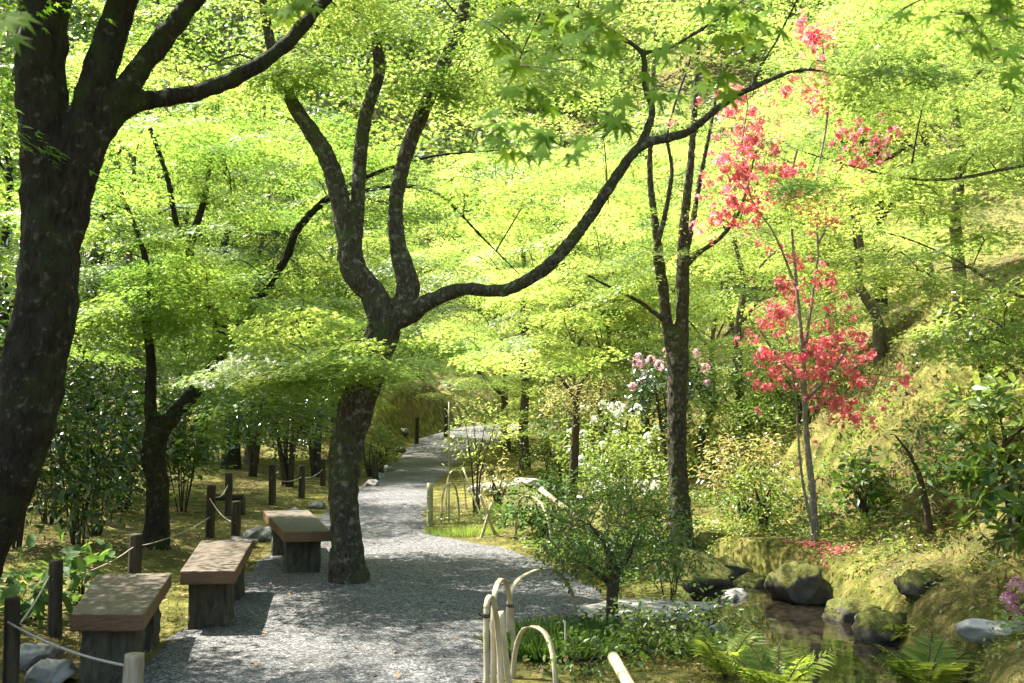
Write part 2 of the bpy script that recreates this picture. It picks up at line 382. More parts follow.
def m_ground():
    m, nt, out = mat('mossy_ground')
    co = node(nt, "TexCoord").outputs['Object']
    n1 = noise(nt, co, .55, 6, .6, .3); n2 = noise(nt, co, 3.5, 8, .65); n3 = noise(nt, co, 38, 6, .7); n4 = noise(nt, co, 150, 3)
    moss = ramp(nt, n2, [(.3, (.045, .06, .014)), (.5, (.155, .155, .036)), (.68, (.37, .32, .10))])
    brown = ramp(nt, n3, [(.3, (.06, .042, .022)), (.55, (.19, .14, .07)), (.72, (.36, .29, .17))])
    f = ramp(nt, n1, [(.47, (0, 0, 0)), (.62, (1, 1, 1))])
    f2 = node(nt, "Math", operation='MULTIPLY'); nt.links.new(f, f2.inputs[0]); f2.inputs[1].default_value = .68
    col = mix(nt, f2.outputs[0], moss, brown)
    col = mix(nt, .55, col, ramp(nt, n3, [(.32, (.30, .30, .26)), (.66, (1, 1, 1))]), 'MULTIPLY')
    sm = node(nt, "Math", operation='ADD'); nt.links.new(n3, sm.inputs[0]); nt.links.new(n4, sm.inputs[1])
    bsdf(nt, out, col, .95, .08, sm.outputs[0], .9, .03)
    return m
M['ground'] = m_ground()
def m_water():
    m, nt, out = mat('still_dark_water')
    co = node(nt, "TexCoord").outputs['Object']; n = noise(nt, co, 3, 3); n2 = noise(nt, co, .8, 4)
    bsdf(nt, out, ramp(nt, n2, [(.4, (.006, .006, .004)), (.65, (.03, .023, .015))]), .04, .55, n, .08, .03); return m
M['water'] = m_water()
def m_wood():
    m, nt, out = mat('weathered_plank')
    co = node(nt, "TexCoord").outputs['Object']; g = node(nt, "NewGeometry")
    mp = node(nt, "Mapping"); mp.inputs['Scale'].default_value = (9, .6, 3); nt.links.new(co, mp.inputs[0])
    n = noise(nt, mp.outputs[0], 3.0, 8, .6, .8); n2 = noise(nt, co, 2.5, 5); n3 = noise(nt, co, 45, 4)
    top = ramp(nt, n, [(.3, (.036, .025, .014)), (.55, (.088, .062, .036)), (.75, (.145, .108, .070))])
    top = mix(nt, ramp(nt, n2, [(.42, (0, 0, 0)), (.68, (.6, .6, .6))]), top, (.085, .072, .05))
    side = ramp(nt, n2, [(.3, (.085, .042, .017)), (.7, (.165, .086, .036))])
    sx = node(nt, "SeparateXYZ"); nt.links.new(g.outputs['Normal'], sx.inputs[0])
    col = mix(nt, ramp(nt, sx.outputs[2], [(.4, (0, 0, 0)), (.8, (1, 1, 1))]), side, top)
    col = mix(nt, .35, col, ramp(nt, n3, [(.3, (.5, .5, .5)), (.7, (1, 1, 1))]), 'MULTIPLY')
    bsdf(nt, out, col, .62, .35, n, .5, .006); return m
M['wood'] = m_wood()
M['leg'] = m_plain('bench_leg_timber', (.028, .026, .018), (.10, .092, .06), 9, .9, .15, (3, 3, .5), .7, .015, 7)

# ------------------------------------------------------------------ setting: ground, path, water
def grid(xs, ys, z):
    X, Y = np.meshgrid(xs, ys); v = np.stack([X, Y, z(X, Y)], -1).reshape(-1, 3)
    i = np.arange(len(xs) * len(ys)).reshape(len(ys), len(xs))
    return v, np.stack([i[:-1, :-1], i[:-1, 1:], i[1:, 1:], i[1:, :-1]], -1).reshape(-1, 4)
xs = np.concatenate([np.linspace(-70, -12, 40)[:-1], np.linspace(-12, -6, 40)[:-1], np.linspace(-6, 9, 190)[:-1], np.linspace(9, 16, 40)[:-1], np.linspace(16, 70, 36)])
ys = np.concatenate([np.linspace(-12, 3, 40)[:-1], np.linspace(3, 16, 170)[:-1], np.linspace(16, 34, 110)[:-1], np.linspace(34, 130, 120)])
mb = MB(); mb.add(*grid(xs, ys, H)); tag(obj('ground', mb, M['ground'], None, True), kind='structure', label='uneven mossy ground rising into a bank beside the pond', cat='ground')

mb = MB(); yy = np.concatenate([np.linspace(-3, 6, 40)[:-1], np.linspace(6, 20, 220)[:-1], np.linspace(20, 47, 110)]); nx = 30
l, r = path_x(yy); l = l + .07 * nz(yy, yy * 0, .9, 21) + .03 * nz(yy, yy * 0, .25, 22); r = r + .06 * nz(yy, yy * 0, .8, 23) + .03 * nz(yy, yy * 0, .2, 24)
t = np.linspace(0, 1, nx); X = l[:, None] + (r - l)[:, None] * t; Y = np.repeat(yy[:, None], nx, 1)
ed = np.minimum(X - l[:, None], r[:, None] - X)
Z = H(X, Y) + .022 * sstep(-.02, .25, ed) + .004 + .008 * nz(X, Y, 1.2, 25)
i = np.arange(X.size).reshape(X.shape)
mb.add(np.stack([X, Y, Z], -1).reshape(-1, 3), np.stack([i[:-1, :-1], i[:-1, 1:], i[1:, 1:], i[1:, :-1]], -1).reshape(-1, 4))
tag(obj('path', mb, M['gravel'], None, True), kind='structure', label='grey gravel path curving away between the trees', cat='path')

mb = MB(); yy = np.linspace(5.2, 17, 60); cx = np.interp(yy, ST[:, 0], ST[:, 1]); w = np.interp(yy, ST[:, 0], ST[:, 2]) * 1.35
X = cx[:, None] + w[:, None] * np.linspace(-1, 1, 8); Y = np.repeat(yy[:, None], 8, 1); i = np.arange(X.size).reshape(X.shape)
mb.add(np.stack([X, Y, 0 * X + WATER_Z], -1).reshape(-1, 3), np.stack([i[:-1, :-1], i[:-1, 1:], i[1:, 1:], i[1:, :-1]], -1).reshape(-1, 4))
tag(obj('pond_water', mb, M['water'], None, True), kind='structure', label='dark still pond water below the mossy bank', cat='water')

#@@OBJECTS
DENS = 2.4
# ------------------------------------------------------------------ trees traced from the photograph
def limb3(l):
    p = np.array([P(a, b, Y) for a, b, Y, w in l]); r = np.array([w / 2 / F * Y * .9 for a, b, Y, w in l]); return p, r
def box_centres(regs):
    C = []; R = []; N = []
    for cx, cy, rx, ry, Y, dY, n, rad, lv in regs:
        n, rad, lv = int(math.ceil(n * .62)), rad * 1.28, int(lv * 1.65)
        for _ in range(n):
            a, q = U(0, 2 * PI), math.sqrt(U(0, 1))
            C.append(P(cx + rx * q * math.cos(a), cy + ry * q * math.sin(a), Y + U(-dY, dY))); R.append(rad * U(.75, 1.25)); N.append(lv)
    return np.array(C), np.array(R), np.array(N)
T1 = None
def tree(label, limbs, regs, bark, leafmat, size, tpl=STAR5, group=None, root=True, remesh=None, droop=.5, tilt=.2, name='maple_tree', extra=None, sides=14, cat='tree', k=.009, r1=.004):
    if T1 is not None and limbs[0][0][2] == T1: limbs = [[(q[0] - 5, q[1], q[2], q[3] * .94) for q in l] for l in limbs]
    P3 = [limb3(l) for l in limbs]
    p0 = P3[0][0][0]
    if root:
        p0 = np.array([p0[0], p0[1], float(H(p0[0], p0[1]))])
    t = thing(name, label, cat, tuple(p0), group)
    mb = MB(); samp = []
    for i, (p, r) in enumerate(P3):
        if i == 0 and root:       # flare the root into the ground
            p = np.vstack([p0 + [0, 0, -.15], p0 + [0, 0, .02], p]) if p[0][2] > p0[2] + .05 else np.vstack([p0 + [0, 0, -.15], p])
            r = np.concatenate([[r[0] * 1.5] * (len(p) - len(r)), r]); r[len(p) - len(limbs[0]) - 1 if len(p) > len(limbs[0]) + 1 else 0] *= 1.05
            if len(p) - len(limbs[0]) == 1: r[1] *= 1.18
        tube(mb, p, r, sides, 5, .05)
        q, _ = catmull(p, r, 5)
        samp.append(q[len(q) // 5:] if i == 0 else q)
    tr = obj('trunk', mb, bark, t, True)
    if remesh: fuse(tr, remesh)
    if regs:
        C, R, N = box_centres(regs)
        C[:, 2] = np.maximum(C[:, 2], .5 + H(C[:, 0], C[:, 1]))
        tw = MB(); grow(tw, np.concatenate(samp), C, r1=r1, k=k)
        mb = MB()
        for n in np.unique(N):
            s = N == n; sprays(mb, C[s], R[s], int(n * DENS), size, tpl, droop, tilt)
        obj2('crown', tw, M['twig'], mb, leafmat, t)
    return t

G_MAP = 'maples around the garden path'
# near maple, dark against the light, forks low
T1 = 5.5
tree('thick dark leaning maple trunk beside the rope fence, forking into four limbs',
     [[(-75, 690, T1, 84), (-42, 600, T1, 80), (-8, 520, T1, 76), (24, 430, T1, 75), (46, 330, T1, 72), (56, 240, T1, 68), (53, 165, T1, 62), (46, 90, T1, 58), (48, 30, T1, 58), (52, -60, T1, 54), (40, -200, T1 - .3, 44), (10, -420, T1 - .8, 24)],
      [(66, 250, T1, 40), (78, 170, T1, 42), (98, 95, T1, 40), (120, 25, T1, 38), (142, -40, T1 - .1, 32), (200, -170, T1 - .2, 26), (240, -400, T1 - .5, 14)],
      [(76, 235, T1, 30), (100, 140, T1, 30), (135, 82, T1, 27), (175, 30, T1, 25), (215, -20, T1, 21), (290, -120, T1 - .2, 16), (380, -260, T1 - .4, 9)],
      [(82, 205, T1, 26), (108, 133, T1, 26), (143, 104, T1 + .05, 21), (195, 94, T1 + .1, 21), (245, 75, T1 + .2, 20), (290, 45, T1 + .3, 18), (335, -5, T1 + .4, 15), (420, -90, T1 + .7, 11), (560, -190, T1 + 1, 6)]],
     [(-120, -120, 330, 90, 5.0, 1.6, 30, .42, 70), (330, -140, 330, 90, 6.0, 1.4, 44, .45, 75), (-190, -270, 250, 140, 7.2, 1.5, 36, .7, 210), (60, -420, 420, 170, 5.2, 1.4, 40, .5, 70)],
     M['bark_dark'], M['maple_shaded'], .037, STAR5, G_MAP, remesh=.018, name='maple_tree')
# maple standing in the path, long limb reaching over the pond
Y2 = 9.45
tree('crooked maple standing on the gravel path, one long limb arching over the shrubs',
     [[(349, 582, Y2, 40), (347, 545, Y2, 35), (344, 500, Y2, 33), (346, 455, Y2, 36), (356, 410, Y2, 40), (370, 370, Y2, 39), (382, 335, Y2, 38), (392, 305, Y2, 30)],
      [(384, 320, Y2, 34), (372, 292, Y2, 30), (355, 272, Y2, 30), (347, 235, Y2 + .05, 25), (340, 200, Y2 + .1, 22), (328, 160, Y2 + .15, 21), (310, 130, Y2 + .2, 19), (290, 98, Y2 + .25, 15), (272, 50, Y2 + .3, 13), (260, -10, Y2 + .3, 11), (230, -120, Y2, 7)],
      [(352, 262, Y2 + .1, 20), (357, 215, Y2 + .2, 17), (360, 160, Y2 + .3, 16), (366, 115, Y2 + .35, 15), (379, 72, Y2 + .4, 14), (376, 30, Y2 + .4, 12), (382, -25, Y2 + .4, 10), (400, -140, Y2 + .2, 7)],
      [(396, 315, Y2, 28), (408, 288, Y2 + .1, 27), (398, 245, Y2 + .2, 19), (396, 200, Y2 + .3, 17), (406, 155, Y2 + .4, 17), (420, 118, Y2 + .5, 17), (440, 72, Y2 + .6, 16), (458, 28, Y2 + .7, 14), (480, -50, Y2 + .7, 10), (520, -160, Y2 + .6, 6)],
      [(388, 318, Y2 - .02, 26), (405, 316, Y2 - .05, 25), (432, 300, Y2 - .1, 18), (465, 289, Y2 - .2, 15), (505, 290, Y2 - .3, 14), (548, 266, Y2 - .4, 15), (583, 226, Y2 - .5, 14), (610, 186, Y2 - .6, 13), (640, 147, Y2 - .7, 11), (685, 133, Y2 - .8, 10), (722, 105, Y2 - .9, 8), (752, 88, Y2 - 1, 7), (800, 70, Y2 - 1.1, 5), (845, 76, Y2 - 1.2, 4), (905, 86, Y2 - 1.4, 2.5)],
      [(638, 150, Y2 - .7, 10), (652, 114, Y2 - .75, 8), (645, 85, Y2 - .8, 8), (643, 55, Y2 - .85, 7), (622, 38, Y2 - .9, 6), (590, 20, Y2 - 1, 4), (540, 14, Y2 - 1.2, 2.5)],
      [(643, 53, Y2 - .85, 5.5), (670, 47, Y2 - .9, 5.5), (695, 33, Y2 - 1, 5), (740, 3, Y2 - 1.1, 4), (800, -60, Y2 - 1.2, 3)],
      [(750, 89, Y2 - 1, 5), (763, 62, Y2 - 1.05, 4.5), (778, 38, Y2 - 1.1, 4), (800, -5, Y2 - 1.2, 3), (840, -70, Y2 - 1.3, 2)]],
     [(330, -50, 300, 80, 9.8, 1.6, 80, .55, 90), (330, -260, 420, 120, 9.4, 2.0, 62, .7, 170), (200, 60, 110, 40, 10.4, .8, 12, .5, 110), (282, 72, 26, 12, 9.3, .2, 5, .3, 110), (445, 85, 30, 12, 9.7, .2, 5, .3, 110), (375, 5, 60, 15, 9.2, .3, 5, .35, 110),
      (560, 40, 130, 45, 9.6, 1.0, 22, .45, 85), (690, -80, 230, 70, 8.6, 1.2, 10, .55, 110), (860, 75, 120, 28, 8.0, .7, 15, .38, 85),
      (800, 215, 100, 26, 8.6, .7, 0, .4, 80), (470, 60, 90, 50, 10.6, .6, 14, .45, 90),
      (286, 345, 78, 27, 9.0, .35, 14, .42, 200), (352, 356, 26, 12, 8.9, .25, 4, .3, 170)],
     M['bark_mid'], M['maple'], .037, STAR5, G_MAP, remesh=.016)
# maple at the left, dark trunk out of the moss, layered branches
Y5 = 11.3
tree('slim dark maple rising from the moss behind the rope fence, with wide layered branches',
     [[(155, 553, Y5, 30), (157, 520, Y5, 25), (158, 485, Y5, 24), (153, 455, Y5, 27), (158, 432, Y5, 26), (172, 418, Y5, 18), (192, 395, Y5 + .1, 16), (213, 368, Y5 + .2, 15), (228, 345, Y5 + .3, 15), (218, 318, Y5 + .4, 13), (197, 292, Y5 + .5, 11), (190, 268, Y5 + .5, 11), (192, 238, Y5 + .5, 9), (204, 200, Y5 + .6, 7), (212, 150, Y5 + .6, 5)],
      [(154, 436, Y5, 18), (150, 400, Y5 - .1, 13), (151, 360, Y5 - .1, 11), (146, 315, Y5 - .1, 10), (150, 285, Y5 - .1, 9), (140, 240, Y5 - .1, 6), (120, 190, Y5 - .1, 4)],
      [(191, 252, Y5 + .5, 8), (176, 222, Y5 + .4, 7), (168, 180, Y5 + .4, 6), (150, 128, Y5 + .3, 5)],
      [(228, 345, Y5 + .3, 11), (246, 318, Y5 + .2, 9), (285, 260, Y5 + .1, 9), (296, 232, Y5, 9), (320, 205, Y5, 8), (350, 185, Y5, 6), (395, 166, Y5, 5), (440, 155, Y5, 3.5), (500, 150, Y5, 2)],
      [(320, 205, Y5, 6), (345, 195, Y5 + .1, 5), (400, 186, Y5 + .2, 5), (440, 195, Y5 + .2, 4), (480, 235, Y5 + .2, 3), (520, 275, Y5 + .2, 2)]],
     [(150, 205, 110, 36, 11.3, .8, 18, .5, 170), (215, 300, 120, 30, 10.9, .7, 18, .5, 180), (300, 345, 95, 34, 10.4, .5, 16, .5, 190), (160, 265, 90, 20, 11, .7, 10, .45, 160),
      (250, 390, 85, 22, 10.3, .4, 10, .45, 170), (90, 330, 55, 20, 11.2, .6, 5, .45, 150), (300, 150, 110, 34, 11.8, .7, 17, .5, 150), (450, 200, 110, 34, 11.6, .5, 14, .5, 140), (200, 130, 110, 30, 12, .7, 14, .5, 140)],
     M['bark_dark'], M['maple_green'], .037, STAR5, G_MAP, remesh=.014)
# twin-stemmed maple by the pond
Y3 = 13.4
tree('straight maple with a mossy trunk dividing into two stems by the pond',
     [[(681, 532, Y3, 27), (680, 500, Y3, 22), (677, 450, Y3, 21), (677, 400, Y3, 22), (678, 355, Y3, 24), (682, 320, Y3, 15), (683, 270, Y3, 15), (684, 225, Y3, 11), (690, 170, Y3, 9), (694, 120, Y3, 7), (698, 50, Y3, 5), (704, -60, Y3, 3)],
      [(676, 365, Y3, 15), (667, 325, Y3, 13), (663, 285, Y3, 12), (656, 230, Y3, 9), (650, 175, Y3, 7), (652, 110, Y3, 6), (656, 30, Y3, 5), (668, -60, Y3, 3)],
      [(664, 300, Y3, 8), (656, 255, Y3 - .1, 8), (665, 215, Y3 - .2, 6), (672, 170, Y3 - .2, 5), (668, 130, Y3 - .3, 4), (690, 60, Y3 - .3, 3)],
      [(665, 322, Y3, 6), (640, 302, Y3 - .1, 4.5), (600, 282, Y3 - .3, 3.5), (560, 258, Y3 - .5, 2)],
      [(684, 268, Y3, 7), (700, 252, Y3 - .1, 6), (722, 236, Y3 - .2, 5), (742, 205, Y3 - .2, 4), (756, 150, Y3 - .3, 3)],
      [(684, 262, Y3, 8), (692, 225, Y3 + .1, 7), (700, 180, Y3 + .2, 6), (712, 120, Y3 + .2, 4), (722, 60, Y3 + .2, 3)]],
     [(660, 60, 120, 70, 13.2, 1.1, 11, .5, 130), (620, 190, 95, 70, 13.4, .8, 9, .5, 130), (740, 200, 70, 60, 13.4, .8, 6, .45, 110), (590, 265, 70, 30, 12.9, .6, 10, .45, 120), (575, 335, 55, 45, 12.6, .4, 9, .42, 130), (500, 330, 45, 35, 13.5, .5, 6, .42, 120), (690, -100, 170, 80, 13.2, 1.2, 5, .55, 100)],
     M['bark_mid'], M['maple'], .037, STAR5, G_MAP, remesh=.016)

YB = 9.2
tree('maple on the bank spreading thin leafy branches over the sunlit slope',
     [[(1190, 330, YB, 22), (1180, 250, YB, 18), (1165, 170, YB, 15), (1150, 90, YB, 12), (1140, 0, YB, 8)],
      [(1168, 185, YB, 9), (1100, 150, YB, 7), (1024, 165, YB, 5), (960, 178, YB - .1, 4), (905, 178, YB - .2, 3.5), (830, 160, YB - .3, 2.5), (770, 140, YB - .4, 1.5)],
      [(1180, 240, YB, 8), (1110, 290, YB - .2, 6), (1024, 297, YB - .3, 4.5), (960, 262, YB - .3, 3.5), (905, 238, YB - .4, 2.5), (850, 225, YB - .4, 1.5)],
      [(1160, 150, YB, 8), (1080, 60, YB + .2, 5), (1000, 20, YB + .3, 3), (930, 10, YB + .4, 2)]],
     [(900, 178, 120, 26, YB - .2, .5, 15, .4, 120), (955, 255, 80, 28, YB - .3, .5, 12, .4, 120), (985, 325, 50, 26, YB - .3, .4, 8, .38, 120), (985, 110, 70, 45, YB + .2, .7, 14, .42, 110), (940, 20, 110, 45, YB + .4, .9, 20, .45, 100), (1010, -90, 140, 60, YB, 1, 16, .5, 90)],
     M['bark_slim'], M['maple'], .036, STAR5, G_MAP, remesh=.012)

# ------------------------------------------------------------------ free-grown trees (prototypes, then copies)
def proto_tree(label, h, cr, base, bark, leafmat, size, tpl, nsp, nlv, R, name='maple_tree', droop=.55, tilt=.17, group=None, tr=.13, lean=.4, nl=5):
    t = thing(name, label, 'tree', (0, 0, 0), group); mb = MB(); samp = []
    pts = [np.array([0, 0, -.3])]; rad = [tr * 1.5]
    nseg = 7; dx, dy = rng.normal(0, lean, 2)
    for i in range(1, nseg + 1):
        f = i / nseg
        pts.append(np.array([dx * f + rng.normal(0, .12), dy * f + rng.normal(0, .12), h * .82 * f])); rad.append(tr * (1 - .85 * f) + .008)
    tube(mb, pts, rad, 9, 4, .04); q, _ = catmull(pts, rad, 4); samp.append(q[6:])
    for j in range(nl):
        i = rng.randint(2, nseg); a = j * 2.4 + U(0, .8); p = pts[i]; ln = cr * U(.6, .95)
        d = np.array([math.cos(a), math.sin(a), 0])
        b = [p, p + d * ln * .3 + [0, 0, ln * .3], p + d * ln * .65 + [0, 0, ln * .5], p + d * ln + [0, 0, ln * .55]]
        rr = rad[i] * .6; tube(mb, b, [rr, rr * .75, rr * .5, .012], 7, 3, .04); q, _ = catmull(b, [1, 1, 1, 1], 3); samp.append(q[2:])
    fuse(obj('trunk', mb, bark, t, True), .028)
    C = []
    while len(C) < nsp:
        v = rng.randn(3); v /= np.linalg.norm(v); v *= U(.35, 1) ** .6
        zc = base + (h - base) * (.5 + .5 * v[2]); f = .5 + .5 * (1 - ((zc - base) / (h - base) - .35) ** 2)
        C.append([dx * .5 + v[0] * cr * f, dy * .5 + v[1] * cr * f, zc])
    C = np.array(C)
    tw = MB(); grow(tw, np.concatenate(samp), C, .004, .007, 4)
    mb = MB(); sprays(mb, C, R * U(.75, 1.25, nsp), nlv, size, tpl, droop, tilt); obj2('crown', tw, M['twig'], mb, leafmat, t)
    return t
used = set()
def place(protos, i, px, Y, s, label, group, rz=None, dz=0):
    x = (px - 512) / F * Y; z = float(H(x, Y)) + dz
    rz = U(0, 6.28) if rz is None else rz
    p = protos[i]
    if p.name not in used:
        used.add(p.name); p.location = (x, Y, z); p.rotation_euler = (0, 0, rz); p.scale = (s,) * 3; p['label'] = label; p['group'] = group; return p
    return dup(p, (x, Y, z), rz, s, label, group)
PM = [proto_tree('', 8.5, 3.4, .9, M['bark_slim'], M['maple'], .05, STAR3, 64, 700, .95),
      proto_tree('', 9.5, 3.2, 1.6, M['bark_slim'], M['maple'], .05, STAR3, 64, 700, .95),
      proto_tree('', 7.0, 3.6, .5, M['bark_slim'], M['maple_yellow'], .05, STAR3, 60, 700, .95),
      proto_tree('', 9.0, 3.3, 1.4, M['bark_slim'], M['maple_green'], .05, STAR3, 64, 700, .95)]
GB = 'spring maples behind the garden'
for i, px, Y, s, lab in [
    (2, 508, 33, 1.05, 'low spreading yellow-green maple hanging over the far bend of the path'),
    (0, 575, 24, 1.0, 'pale green maple behind the white-flowering shrub'),
    (1, 525, 27, 1.05, 'tall pale maple rising where the path disappears'),
    (0, 335, 29, 1.1, 'bright maple seen through the fork of the crooked trunk'),
    (3, 250, 27, 1.1, 'fresh green maple behind the slim dark trunk in the moss'),
    (1, 640, 30, 1.15, 'tall bright maple far behind the twin-stemmed trunk'),
    (0, 745, 22, .95, 'pale maple behind the red-flowering azalea'),
    (2, 880, 19, .85, 'golden-green maple leaning out of the upper slope'),
    (1, 960, 15.5, .85, 'bright maple high on the bank over the mossy slope'),
    (0, 1075, 13.5, .8, 'airy maple at the crest of the bank above the pink flowers'),
    (1, 325, 35, 1.1, 'distant maple over the far end of the path'),
    (2, 540, 38, 1.2, 'distant yellow-green maple on the rise beyond the stones'),
    (0, 690, 40, 1.2, 'distant pale maple between the twin stems and the azalea'),
    (3, 120, 17, .9, 'green maple deep in the shade behind the evergreen bushes'),
    (3, 30, 20, 1.0, 'green maple half hidden by the thick leaning trunk'),
    (1, 180, 27, 1.1, 'tall maple over the shaded wood by the moss lawn'),
    (0, 830, 31, 1.2, 'light maple on the hillside above the azalea'),
    (1, 935, 27, 1.1, 'light maple near the skyline of the bank'),
    (2, 600, 28, .9, 'low yellow-green maple behind the bronze shrub'),
    (2, 335, 40, .9, 'yellow-green maple on the outer side of the path bend'),
    (0, 548, 34, 1.0, 'rounded pale maple far behind the young tree in the bamboo supports'),
    (2, 700, 26, .95, 'yellow-green maple filling the gap right behind the twin-stemmed trunk'),
    (0, 200, 33, 1.2, 'pale maple glimpsed over the dark wood'),
    (3, -420, 6.5, .95, 'unseen leafy maple added beyond the rope fence to shade the benches')]:  # last maple stands out of view, added for the shade it casts
    place(PM, i, px, Y, s, lab, GB)
PE = [proto_tree('', 9.5, 2.3, 1.2, M['bark_dark'], M['evergreen'], .11, LANCE, 170, 75, .5, 'evergreen_tree', .5, .8, tr=.14),
      proto_tree('', 11, 2.0, 3.0, M['bark_dark'], M['evergreen'], .11, LANCE, 150, 75, .5, 'evergreen_tree', .5, .8, tr=.2)]
for i, px, Y, s, lab in [
    (1, 232, 25, 1.0, 'thick-trunked evergreen standing at the back of the moss lawn'),
    (0, 205, 26, 1.0, 'dark evergreen with a thin straight bare stem on the moss lawn'),
    (1, 85, 19, 1.0, 'dark evergreen with a stout trunk among the shaded bushes'),
    (0, 10, 15, .85, 'dark evergreen showing past the edge of the thick leaning trunk'),
    (0, 130, 29, 1.1, 'deep green evergreen filling the wood behind the moss lawn'),
    (1, 300, 33, 1.1, 'tall dark evergreen behind the rounded camellias'),
    (0, 420, 44, 1.0, 'dark evergreen on the slope at the end of the path'),
    (0, 735, 34, 1.1, 'grey-green evergreen on the far hillside above the red flowers'),
    (1, 880, 26, 1.0, 'grey-green evergreen with a stout dark trunk upslope from the azalea')]:
    place(PE, i, px, Y, s, lab, 'evergreens in the wood')

# wooded hillside far behind: one mass
m_ = 1000; cx = U(-62, 58, m_); cy = U(48, 128, m_); cr = U(1.8, 3.6, m_); cz = H(cx, cy) + U(2.0, 5.5, m_); per = 480
v = norm(rng.randn(m_, per, 3)); v[..., 2] = np.abs(v[..., 2]) * .9 - .15; v = v * U(.7, 1.08, (m_, per, 1)) * cr[:, None, None]
pos = (np.stack([cx, cy, cz], -1)[:, None] + v + .35 * rng.randn(m_, per, 3)).reshape(-1, 3); n = len(pos)
mb = MB(); leaves(mb, pos, v.reshape(-1, 3) * .25 + [0, 0, .6] + .4 * rng.randn(n, 3), rng.randn(n, 3), U(.22, .42, n), DIAM)
tag(obj('hillside_woodland', mb, M['woodland'], None), 'hazy green woodland covering the far hillside', 'woodland', None, 'stuff')

# ------------------------------------------------------------------ branches reaching in over the camera (a maple standing behind the viewer)
def overhang():
    t = thing('maple_tree', 'maple branches hanging into the top of the view with large star-shaped leaves', 'tree', (2.2, -2.6, 0), G_MAP)
    mb = MB(); base = np.array([2.2, -2.6, 0.]); lm = []
    def lb(pts, r): tube(mb, pts, r, 10, 4, .04); lm.append(catmull(pts, r, 4)[0])
    lb([base + [0, 0, -.2], base + [.05, 0, 1], base + [-.1, .1, 2.2], base + [-.1, .2, 3.4], base + [.1, .1, 5.5], base + [.1, .1, 7]], [.24, .17, .15, .13, .08, .03])
    lb([base + [-.1, .15, 2.8], base + [-.7, 1.4, 3.4], base + [-1.4, 3.0, 3.9], base + [-2.1, 4.6, 4.3]], [.08, .06, .04, .012])
    lb([base + [0, .15, 2.6], base + [-.1, 1.6, 3.1], base + [-.3, 3.4, 3.4], base + [-.6, 4.8, 3.7]], [.07, .05, .03, .01])
    lb([base + [0, .15, 3], base + [.6, 1.4, 3.4], base + [1.0, 3.2, 3.5], base + [1.2, 5.2, 4.1]], [.07, .05, .03, .01])
    lb([base + [-.1, .15, 3.2], base + [-1.8, .9, 3.9], base + [-3.6, 1.8, 4.1], base + [-5, 2.6, 3.8]], [.08, .06, .04, .012])
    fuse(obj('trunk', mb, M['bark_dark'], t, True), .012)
    # leaves seen singly at the top of the picture, on twigs coming down from just above it
    q = []; nodes = []
    for cx, cy, rx, ry, Y, n in [(560, 100, 70, 55, 2.1, 34), (545, 35, 60, 25, 2.2, 22), (690, 70, 45, 30, 2.2, 16), (640, 20, 90, 20, 2.3, 14), (770, 25, 50, 22, 2.2, 10), (985, 65, 30, 40, 2.0, 8), (960, 10, 60, 12, 2.1, 8), (12, 40, 16, 26, 1.7, 5), (290, 8, 45, 14, 2.2, 9)]:
        nodes.append(P(cx + U(-20, 20), -75, Y)); nodes.append(P(cx + U(-60, 60), -80, Y + .1))
        for _ in range(n): q.append(P(cx + rx * U(-1, 1), cy + ry * U(-1, 1), Y + U(-.15, .15)))
    q = np.array(q); n = len(q)
    C = []
    for _ in range(95): C.append([U(-5, 5.5), U(-2.5, 4.2), U(3.3, 5.6)])
    C = np.array(C); C = C[C[:, 2] > 1.6 + .44 * np.maximum(C[:, 1] + .5, 0) + .5]
    tw = MB(); grow(tw, np.concatenate(lm), C, .0025, .006, 5, .05); grow(tw, np.concatenate(lm), nodes, .002, .003, 4, .03); grow(tw, nodes, q[::3], .0011, .0008, 4, .03)
    mb = MB(); sprays(mb, C, .5 * U(.8, 1.2, len(C)), 110, .04, STAR5, .3, .35)
    obj2('crown', tw, M['twig'], mb, M['maple_shaded'], t)
    mb = MB(); nn = np.stack([U(-.6, .6, n), -.75 + U(-.4, .4, n), U(.2, .9, n)], -1); hd = np.stack([U(-.7, .7, n), U(-.3, .3, n), -1 + U(-.2, .6, n)], -1)
    leaves(mb, q, nn, hd, U(.042, .06, n), STAR7)
    obj('hanging_leaves', mb, M['maple_shaded'], t)
overhang()

